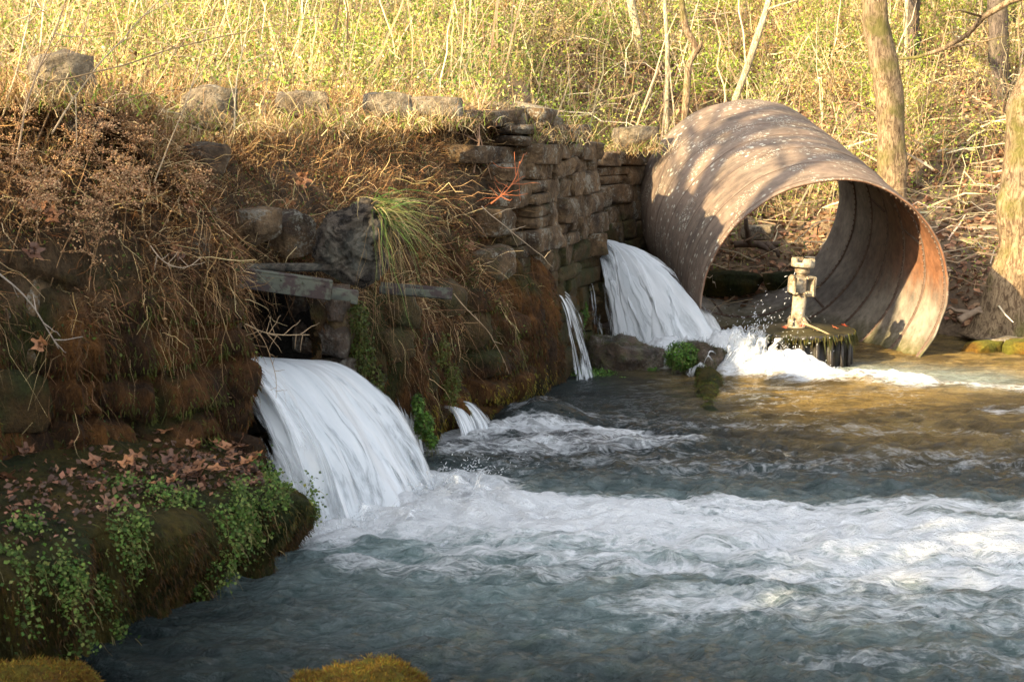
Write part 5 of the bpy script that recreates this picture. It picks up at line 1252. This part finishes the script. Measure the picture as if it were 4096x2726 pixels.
cress('hanging_cress', 'dull green cress column on the stones under the grass tuft', [(P(358, 318, 11.55), (.08, .12, .14), 450), (P(362, 350, 11.6), (.10, .12, .2), 650), (P(372, 380, 11.75), (.10, .12, .16), 550)], 6, col=((.07, .10, .02), (.10, .12, .025), (.05, .06, .015)), hang=.08)
cress('hanging_cress', 'patchy cress on mossy wall left of the low wide trickle', [(P(452, 385, 12.9), (.08, .12, .20), 450), (P(442, 350, 12.7), (.08, .12, .16), 250)], 9, col=((.08, .10, .02), (.12, .12, .03)), hang=.06)

def ledge_growth():
    r = np.random.default_rng(31); p = LV.reshape(-1, 3); sd_ = LS.reshape(-1); N0 = LN.reshape(-1, 3)
    def smp(n, wgt): 
        wgt = wgt / wgt.sum(); return np.clip(np.searchsorted(np.cumsum(wgt), r.uniform(0, 1, n)), 0, len(p) - 1)
    vis = (p[:, 2] > .0) & (p[:, 1] > 6.2)
    n = 36000; i = smp(n, vis * (.3 + sd_)); N_ = N0[i]; d = N_ * .6 + r.normal(size=(n, 3)) * .3; d[:, 2] -= .6 * sd_[i]
    a = fbm(p[i] * 2.3, 2, 5) + .12 * r.normal(size=n); col = np.where((a > .16)[:, None], pick([(.06, .06, .011), (.04, .048, .010), (.10, .085, .015)], n, r=r), pick([(.08, .04, .010), (.12, .06, .014), (.035, .022, .008)], n, r=r))
    V, F, k = blades(p[i] - N_ * .01, d, r.uniform(.012, .045, n), r.uniform(.004, .008, n), .4, 2, .3, r=r); mb = MB(); mb.add(V, F, np.repeat(col, k, 0)); tag(mb.build('ledge_moss', M['veg']), kind='stuff')
    nn = fbm(p * 3.1, 2, 8)
    wq = vis * np.where(p[:, 0] > -1.55, .35, 1.0) * np.where(sd_ > .2, .7, 0.5) * sstep(.0, .25, nn + .12) * (0.4 + sstep(-2.9, -1.6, p[:, 0])) * np.where(sd_ < .05, np.exp(-((np.arange(len(p)) % LV.shape[1]) - 60) / 12.), 1)
    cl = smp(95, wq); mb = MB()
    for j in cl:
        m = int(r.uniform(70, 240)); s_ = r.uniform(.03, .075) * (.75 if p[j][0] > -1.7 else 1); q = p[j] + N0[j] * .01 + r.normal(size=(m, 3)) * s_ * np.array([.7, .7, .6 + .9 * sd_[j]]); 
        V, F, k = leaves(q, r.uniform(.010, .030, m), .85, (.3, -.5, .8), .6, r=r); mb.add(V, F, np.repeat(pick([(.08, .15, .025), (.13, .20, .04), (.20, .24, .06), (.06, .10, .02)], m, .25, r=r), k, 0))
        m = int(6 * sd_[j]) + 2; q = p[j] + r.normal(size=(m, 3)) * s_; V, F, k = blades(q, N0[j] * .6 + r.normal(size=(m, 3)) * .3, r.uniform(.03, .10, m), .004, 1.0, 4, .4, .08, r=r); mb.add(V, F, np.repeat(pick([(.16, .17, .04), (.28, .22, .09)], m, r=r), k, 0))
    tag(mb.build('creeping_greens', M['veg']), kind='stuff')
    # crumbled leaf litter on the top
    n = 2600; top = (sd_ < .05) * vis * np.exp(-((np.arange(len(p)) % LV.shape[1]) - 75) ** 2 / 500.); i = smp(n, top)
    V, F, k = leaves(p[i] + np.array([0, 0, .02]), r.uniform(.02, .06, n), .7, (0, 0, 1), .6, r=r); mb = MB(); mb.add(V, F, np.repeat(pick([(.20, .10, .06), (.13, .08, .055), (.30, .15, .09), (.09, .06, .045)], n, r=r), k, 0)); tag(mb.build('leaf_crumbs', M['leaf']), kind='stuff')
ledge_growth()
def fuzz(cx, cy, cz, sx, sy, sz, n, seed, name):
    r = np.random.default_rng(seed); d = norm(r.normal(size=(n, 3))); d[:, 2] = np.abs(d[:, 2]); return d

def fuzz_on(o, n, cols, seed):
    me = o.data; r = np.random.default_rng(seed); co = np.empty(len(me.vertices) * 3, np.float32); me.vertices.foreach_get('co', co); co = co.reshape(-1, 3)
    nm = np.empty(len(me.vertices) * 3, np.float32); me.vertices.foreach_get('normal', nm); nm = nm.reshape(-1, 3)
    i = r.choice(np.where((nm[:, 2] > -.1) & (fbm(co * 5, 3, seed + 3) > -.22))[0], n); p = co[i] + r.normal(size=(n, 3)) * .008
    V, F, k = blades(p, nm[i] + r.normal(size=(n, 3)) * .45, r.uniform(.010, .032, n), r.uniform(.002, .005, n), .2, 2, .3, r=r); c = pick(cols, n, .25, r=r) * (0.75 + .5 * sstep(-.3, .4, fbm(p * 7, 3, seed)))[:, None]
    mb = MB(); mb.add(V, F, np.repeat(c, k, 0)); m = mb.build('moss', M['veg'], o); m['kind'] = 'stuff'
for o in list(bpy.data.objects):
    if o.name.startswith('mossy_log'): fuzz_on(o, 5000, [(.06, .07, .012), (.12, .10, .016), (.05, .09, .015)], 5)
    if o.name in ('stream_boulder', 'stream_boulder.001'): fuzz_on(o, 5000, [(.06, .08, .012), (.10, .09, .015), (.04, .06, .012)], 6)
    if o.name.startswith('mossy_rock'): fuzz_on(o, 15000, [(.22, .12, .016), (.30, .17, .02), (.14, .07, .012), (.24, .22, .03)], 3)
def top_tufts():
    r = np.random.default_rng(77); mb = MB()
    for o in list(bpy.data.objects):
        if o.name.startswith('wall_top_stone'):
            c = np.array(o.location); n = 420; d = c[:2] / np.linalg.norm(c[:2]); sd2 = np.array([d[1], -d[0]]); u = r.normal(size=n) * .30; q = np.stack([c[0] - d[0] * .22 + sd2[0] * u + r.normal(size=n) * .06, c[1] - d[1] * .22 + sd2[1] * u + r.normal(size=n) * .06, c[2] - .16 + r.normal(size=n) * .04], -1)
            V, F, k = blades(q, np.stack([r.normal(size=n) * .45, r.normal(size=n) * .45, np.ones(n) * .8], -1), r.uniform(.10, .38, n), r.uniform(.003, .008, n), r.uniform(.1, .9, n), 4, .2, .06, r=r); mb.add(V, F, np.repeat(pick(STRAW + BROWN[2:3] + GREEN[:1], n, r=r), k, 0))
    tag(mb.build('straw_tufts', M['veg']), kind='stuff')
top_tufts()

# ------------------------------------------------------------------ fallen sycamore leaves
def leaf_mesh(seed):
    r = random.Random(seed); lobes = [(0, 1.0, .42), (.98, .86, .38), (-.98, .86, .38), (1.95, .58, .34), (-1.95, .58, .34)]
    k = 44; pts = []
    for i in range(k):
        a = -math.pi + 2 * math.pi * i / k; rr = .56
        for (c, l, w_) in lobes:
            rr = max(rr, l * math.exp(-((a - c) / w_) ** 2 * 1.1) + (.035 if i % 2 else 0))
        if abs(a) > 2.7: rr = .14
        pts.append((rr * math.cos(a), rr * math.sin(a)))
    rings = []; cu = r.uniform(.15, .7); cv = r.uniform(-.5, .8); tw = r.uniform(-.5, .5)
    V = [(0, 0, 0)]
    for f in (.35, .7, 1.0):
        for (x, y) in pts:
            x_, y_ = x * f, y * f; V.append((x_, y_, cu * y_ * y_ + cv * .5 * x_ * abs(x_) + tw * x_ * y_ + .05 * math.sin(x_ * 9 + seed) * f))
    V = np.array(V) * .105; F4 = []
    mb = MB(); mb.add(V, np.array([[1 + ri * k + i, 1 + ri * k + (i + 1) % k, 1 + (ri + 1) * k + (i + 1) % k, 1 + (ri + 1) * k + i] for ri in (0, 1) for i in range(k)]))
    mb.F.append(np.array([[0, 1 + i, 1 + (i + 1) % k] for i in range(k)]))
    add_tube(mb, np.array([(-.01, 0, 0), (-.05, .005, .006), (-.09, .02, .02)]), .0016, 5)
    return mb
def mat_syc(name, a, b):
    s = NT(name); oi = s.n('ShaderNodeObjectInfo'); n = s.noise(14, 4, vec=s.tc.outputs['Object'])
    c = s.mix(oi.outputs['Random'], a, b); c = s.mix(1.0, c, s.ramp(n, [(.3, .6), (.7, 1.25)]), 'MULTIPLY'); s.color(c); s.set(Roughness=.6)
    return s.m
M['syc'] = mat_syc('sycamore_leaf', (.10, .045, .024), (.36, .155, .06))
protos = []
def put_leaf(pos, nrm_, size, label, group, r):
    i = int(r.integers(0, 6))
    while len(protos) <= i: 
        k = len(protos); protos.append(leaf_mesh(k).build('fallen_leaf', M['syc'])); protos[-1]['new'] = 1
    o = protos[i]
    if 'new' in o: del o['new']
    else: o = o.copy(); COL.objects.link(o)
    z = Vector(tuple(nrm_)).normalized(); q = z.to_track_quat('Z', 'Y'); o.rotation_mode = 'QUATERNION'
    from mathutils import Quaternion
    o.rotation_quaternion = q @ Quaternion((0, 0, 1), float(r.uniform(0, 6.28))); o.location = tuple(float(v) for v in pos); o.scale = (size, size, size)
    tag(o, label, 'leaf', group); return o
def fallen_leaves():
    r = np.random.default_rng(41); 
    p = LV.reshape(-1, 3); col = np.arange(len(p)) % LV.shape[1]
    cand = np.where((col > 64) & (col < 112) & (p[:, 1] > 7.6))[0]; cand = cand[np.argsort(r.uniform(size=len(cand)))]
    for j in cand[:52]:
        put_leaf(p[j] + np.array([0, 0, r.uniform(.03, .09)]), np.array([r.normal() * .35, -.25 + r.normal() * .35, 1]), r.uniform(.4, .9), 'brown dead leaf on the mossy ledge, ' + ('at its far left end' if p[j][0] < -2.75 else 'about the middle of its length' if p[j][0] < -2.2 else 'near the waterfall end'), 'dead leaves on the mossy ledge', r)
    for (u, v) in ((38, 345), (180, 130), (188, 142), (170, 125), (200, 128), (176, 118), (165, 135), (205, 175), (212, 182), (196, 172), (235, 242), (243, 250), (175, 246), (180, 252), (40, 205), (28, 200), (470, 245), (345, 160), (265, 118), (300, 178), (387, 178), (158, 118), (190, 135), (150, 112), (52, 215), (30, 250), (265, 235), (505, 258), (100, 72), (108, 78), (190, 205), (290, 205)):
        ub = u; D_ = np.abs((WPOS[:, 0] / WPOS[:, 1] * FPX + 512) - ub) + np.abs((127 + (CAM_Z - WPOS[:, 2]) / WPOS[:, 1] * FPX) - v) + (WPOS[:, 1] > 18) * 50
        j = int(np.argmin(D_)); N_ = WNRM[j]; tv = norm(np.array([0, 0, CAM_Z]) - WPOS[j])
        put_leaf(WPOS[j] + tv * r.uniform(.08, .16), N_ * .5 + tv * .6 + r.normal(size=3) * .35, r.uniform(.5, .95), 'dead leaf on the wall, ' + ('among the dried weeds at the far left' if u < 130 else 'in the leaf heap left of the brown mound' if (u < 215 and v < 200) else 'beside the lichened stone left of the stump' if u < 260 else 'in dry grass above the stump and beams' if u < 400 else 'in dead grass right of the beams'), 'dead leaves caught on the wall', r)
M['red_leaf'] = mat_syc('red_leaf', (.30, .05, .02), (.50, .13, .04))
def red_leaves():
    r = np.random.default_rng(43)
    for k, (dx, dy, lab) in enumerate(((-.06, -.20, 'red leaf lying at the foot of the turbine shaft'), (.30, -.30, 'orange leaf on the right part of the turbine cover plate'), (.44, -.15, 'small orange leaf near the right rim of the turbine cover plate'), (-.28, -.28, 'dull red leaf on the left part of the turbine cover plate'))):
        o = leaf_mesh(20 + k).build('fallen_leaf', M['red_leaf']); o.location = (TC[0] + dx, TC[1] + dy, .455); o.rotation_euler = (r.uniform(-.3, .5), r.uniform(-.4, .4), r.uniform(0, 6)); o.scale = (.55, .55, .55); tag(o, lab, 'leaf')
red_leaves()
fallen_leaves()

# ------------------------------------------------------------------ single plants and sticks
def nearest(u, v, out=0.0):
    D_ = np.abs((WPOS[:, 0] / WPOS[:, 1] * FPX + 512) - u) + np.abs((127 + (CAM_Z - WPOS[:, 2]) / WPOS[:, 1] * FPX) - v) + (WPOS[:, 1] > 18.2) * 50
    j = int(np.argmin(D_)); return WPOS[j] + WNRM[j] * out
def grass_tuft():
    r = np.random.default_rng(51); c = P(374, 210, 10.95); n = 170
    a = r.uniform(-1.9, 0.9, n); d = np.stack([np.cos(a) * .9 + .30, np.sin(a) * .7, r.uniform(-.3, 1.1, n)], -1)
    root = c + r.normal(size=(n, 3)) * np.array([.06, .06, .05])
    V, F, k = blades(root, d, r.uniform(.20, .60, n), r.uniform(.006, .011, n), r.uniform(.25, 1.3, n), 9, .15, .012, r=r)
    mb = MB(); mb.add(V, F, np.repeat(pick([(.10, .17, .035), (.15, .23, .05), (.22, .28, .07), (.08, .13, .03), (.33, .33, .10), (.45, .36, .16), (.36, .26, .12)], n, r=r), k, 0))
    n = 45; root = c + np.array([.05, .0, -.12]) + r.normal(size=(n, 3)) * .05; d = np.stack([.25 + r.normal(size=n) * .2, -.4 + 0 * r.normal(size=n), .1 * r.normal(size=n) - .1], -1)
    V, F, k = blades(root, d, r.uniform(.2, .42, n), .005, r.uniform(1.0, 1.6, n), 8, .2, .02, r=r); mb.add(V, F, np.repeat(pick([(.42, .31, .15), (.34, .22, .10), (.25, .28, .08)], n, r=r), k, 0))
    V, F, k = blades(np.array([c + (-.12, -.05, .02)] * 3) + r.normal(size=(3, 3)) * .02, np.array([(-.25, -.2, .5)] * 3), .32, .012, 2.4, 9, .3, .01, r=r)
    mb.add(V, F, np.repeat(pick([(.22, .30, .12)], 3, r=r), k, 0))
    tag(mb.build('grass_tuft', M['veg']), 'long green grass tuft drooping over the gnarled stump', 'grass')
grass_tuft()
def weed(seed, name='dried_weed'):
    r = np.random.default_rng(seed); mb = MB(); H_ = .55; V0, F0 = cube_sphere(1); V0 = norm(V0)
    lean = r.uniform(-.3, .45); pts = [np.array([lean * t * t * H_, -.12 * t * H_, t * H_]) for t in np.linspace(0, 1, 9)]
    add_tube(mb, pts, np.linspace(.004, .002, 9), 5, C=(.30, .19, .10))
    m2 = MB()
    for i in range(20):
        t = r.uniform(.45, 1.0); b = pts[int(t * 8)]; a = r.uniform(0, 6.28); L = .20 * (1.3 - t) + .05
        q = [b + np.array([math.cos(a) * L * s_, math.sin(a) * L * s_, .10 * s_ - .10 * s_ * s_ + .04 * s_]) for s_ in np.linspace(0, 1, 5)]
        add_tube(mb, q, .0014, 4, C=(.33, .2, .1))
        for k in range(16):
            s_ = r.uniform(.15, 1.05); j = q[min(4, int(s_ * 4))] + r.normal(size=3) * .009; j[2] += r.uniform(0, .02)
            m2.add(V0 * r.uniform(.0035, .0085, (8, 1)) + j, F0, pick([(.46, .26, .13), (.36, .20, .10), (.58, .38, .2)], 1, r=r)[0])
    return mb, m2
def place_weeds():
    r = np.random.default_rng(52); prot = []
    for k in range(4):
        a, b = weed(60 + k); t_ = thing('dried_weed', '', 'dried weed'); a.build('stem', M['twig'], t_); tag(b.build('seed_head', M['twig'], t_), kind='stuff'); prot.append(t_)
    labs = ['rust brown dried weed with fluffy seed heads at the far left edge', 'dried weed with orange seed heads left of the leaf heap', 'dried weed with brown seed heads below the lichen whitened boulder', 'dried weed sprawling over the shaded stones at the left']
    spots = [(8, 190, 0), (22, 215, 0), (40, 178, 0), (12, 160, 0), (55, 200, 2), (75, 185, 2), (95, 205, 2), (110, 178, 1), (128, 190, 1), (142, 208, 1), (60, 230, 3), (90, 240, 3), (30, 245, 3), (120, 228, 3), (155, 222, 1), (5, 240, 3), (70, 160, 2), (100, 165, 1), (45, 268, 3), (85, 275, 3)]
    weeds_ = []
    for i, (u, v, l) in enumerate(spots):
        p = prot[i % 4]
        if i < 4: t_ = p
        else:
            t_ = p.copy(); COL.objects.link(t_)
            for ch in list(p.children): c = ch.copy(); COL.objects.link(c); c.parent = t_
        q = nearest(u, v + 20, .02); t_.location = tuple(float(x) for x in q); t_.rotation_euler = (float(r.uniform(-.1, .5)), float(r.uniform(.0, .5)), float(r.uniform(-.5, .9))); s_ = r.uniform(.75, 1.15); t_.scale = (s_, s_, s_)
        weeds_.append((l, u, t_)); tag(t_, labs[l], 'dried weed', 'dried weeds over the left part of the wall')
place_weeds()
ORD = ['leftmost', 'second from left', 'third from left', 'fourth from left', 'fifth from left', 'sixth from left', 'seventh from left', 'eighth from left', 'ninth from left']
def number_off(prefixes):
    sets = {}
    for o in bpy.data.objects:
        if 'label' in o and o.parent is None and any(o['label'].startswith(p) for p in prefixes): sets.setdefault(o['label'], []).append(o)
    for lab, L in sets.items():
        if 1 < len(L) <= 9:
            for i, o in enumerate(sorted(L, key=lambda o: o.location[0] / o.location[1])): o['label'] = lab + ', ' + (ORD[i] if i < len(L) - 1 else 'rightmost')
number_off(['dried weed', 'rust brown dried weed', 'dead leaf on the wall'])
def stick(name, label, pts, r0, r1, col, seed, nside=0, cat='stick', sl_=.25, wob=.02):
    rd = random.Random(seed); pts = np.array(pts, float); t = np.linspace(0, 1, len(pts)); tt = np.linspace(0, 1, 26); p = np.stack([np.interp(tt, t, pts[:, i]) for i in range(3)], 1)
    p = np.stack([smooth1(p[:, i], 3) for i in range(3)], 1); p += wob * np.stack([fbm(p * 3 + seed * 9 + i * 5, 2, seed) for i in range(3)], 1)
    mb = MB(); add_tube(mb, p, np.linspace(r0, r1, 26), 6, C=col)
    for i in range(nside):
        k = rd.randrange(5, 24); d = norm(p[min(25, k + 1)] - p[k] + np.array([rd.gauss(0, .04), rd.gauss(0, .02), rd.gauss(0, .04)]) ); d = norm(d + np.array([rd.gauss(0, .5), rd.gauss(0, .3), rd.gauss(0, .5)])); L = sl_ * rd.uniform(.4, 1)
        q = [p[k] + d * L * s_ + np.array([0, 0, .15 * L * s_ * s_ * rd.uniform(-1, 1)]) for s_ in np.linspace(0, 1, 6)]; add_tube(mb, q, np.linspace(r1 * 1.3, r1 * .6, 6), 4, C=col)
    tag(mb.build(name, M['twig']), label, cat); return
stick('arching_cane', 'long brown cane arching right from the far left weeds across the sunlit brush', [P(40, 84, 8.8), P(100, 72, 9.0), (P(174, 48, 9.3)), P(250, 30, 9.7), P(330, 16, 10.2)], .006, .0025, (.30, .20, .10), 1, 0)
stick('arching_cane', 'second thinner dark cane bending just below the long arching cane', [P(50, 112, 8.8), P(110, 103, 9.0), P(170, 90, 9.2), P(215, 86, 9.4)], .003, .0015, (.14, .09, .05), 2, 1)
tw = [('bare stem rising steeply at the far left edge', [(14, 170), (30, 90), (52, 40), (70, -10)]), ('bare forked stem leaning right from the left weeds to the top edge', [(50, 140), (85, 80), (130, 30), (175, -15)]), ('pale bare stem crossing the forked stem at upper left', [(2, 120), (20, 60), (28, 20), (34, -15)]),
      ('brown bare stem in front of the lichen whitened boulder', [(35, 150), (55, 95), (80, 45), (95, -10)]), ('long straight pale stem above the leaf heap', [(150, 190), (185, 110), (205, 40), (220, -20)]), ('thin pale stem standing right of the squarish boulder', [(232, 135), (238, 80), (246, 30), (252, -15)]), ('slender tan stem leaning left above the squarish boulder', [(262, 120), (270, 70), (283, 20), (288, -15)]),
      ('thin dark stem leaning right near the top left', [(120, 140), (150, 95), (170, 60), (182, 30)])]
for i, (lab, px) in enumerate(tw):
    stick('bare_switch', lab, [P(u, v, 8.9 + i * .15) for u, v in px], .0065 - .0004 * i, .003, [(.34, .24, .15), (.46, .35, .22), (.6, .48, .3)][i % 3], 10 + i, 5, sl_=.35)
stick('dry_twig', 'pale dry twig poking right across the dark opening above the waterfall', [P(243, 322, 9.75), P(262, 331, 9.75), P(285, 334, 9.8), P(313, 333, 9.9)], .004, .002, (.38, .27, .16), 30, 12, sl_=.16)
stick('dry_twig', 'dry twig hanging down in front of the waterfall opening', [P(250, 318, 9.7), P(268, 345, 9.7), P(276, 372, 9.75), P(275, 400, 9.75)], .003, .0015, (.30, .20, .11), 31, 8, sl_=.12)
stick('dry_twig', 'orange red branching twig lit against the bare masonry', [P(490, 205, 14.2), P(505, 192, 14.3), P(516, 178, 14.4), P(520, 160, 14.5)], .008, .003, (.42, .13, .05), 32, 16, sl_=.3)
stick('dry_twig', 'long pale twig slanting down right below the short beam', [P(452, 290, 11.9), P(480, 322, 12.2), P(500, 350, 12.5), P(511, 376, 12.8)], .004, .002, (.40, .28, .17), 33, 9, sl_=.10)
stick('dry_twig', 'pale curved stalk lying over the dead grass right of the grass tuft', [P(478, 205, 12.9), P(500, 222, 13.2), P(530, 245, 13.6), P(556, 268, 14.2)], .005, .002, (.5, .38, .25), 34, 4)
stick('dry_twig', 'tangled bare stems standing on the wall top left of the pale slab', [P(474, 175, 14.6), P(480, 140, 14.7), P(478, 110, 14.8), P(477, 88, 14.9)], .010, .004, (.42, .26, .16), 35, 14, sl_=.5)
stick('dry_twig', 'long grey stick crossing the shaded moss at the far left', [P(-5, 268, 8.3), P(30, 300, 8.4), P(60, 350, 8.5)], .006, .003, (.30, .25, .2), 36, 5)
stick('dry_twig', 'thin forked twig over the lichened stone left of the beam', [P(150, 243, 9.3), P(163, 262, 9.3), P(185, 268, 9.4), P(204, 255, 9.5)], .004, .002, (.42, .32, .22), 37, 7, sl_=.15)
stick('dry_twig', 'thin dark stick standing at the foot of the narrow waterfall', [P(570, 378, 16.4), P(566, 366, 16.4), P(560, 358, 16.4)], .014, .008, (.06, .04, .03), 38, 2, sl_=.2)
stick('dead_root', 'grey exposed root on the bank under the leaning tree', [P(958, 322, 19), P(972, 312, 19.1), P(985, 306, 19.2), P(998, 310, 19.2)], .05, .03, (.24, .17, .11), 39, 4, 'root', .4)
stick('fallen_log', 'dark fallen log on the leaf litter seen through the pipe', [P(733, 244, 22.6), P(752, 243, 22.6), P(782, 245, 22.6)], .06, .05, (.09, .06, .04), 40, 3, 'log', .5)
stick('dry_twig', 'dead branch lying against the turbine cover plate', [P(800, 322, 17.0), P(815, 328, 16.95), P(832, 335, 16.9)], .018, .008, (.30, .22, .12), 41, 3, sl_=.2)
for i, (u, v) in enumerate(((786, 323), (830, 334), (845, 342))):
    pass
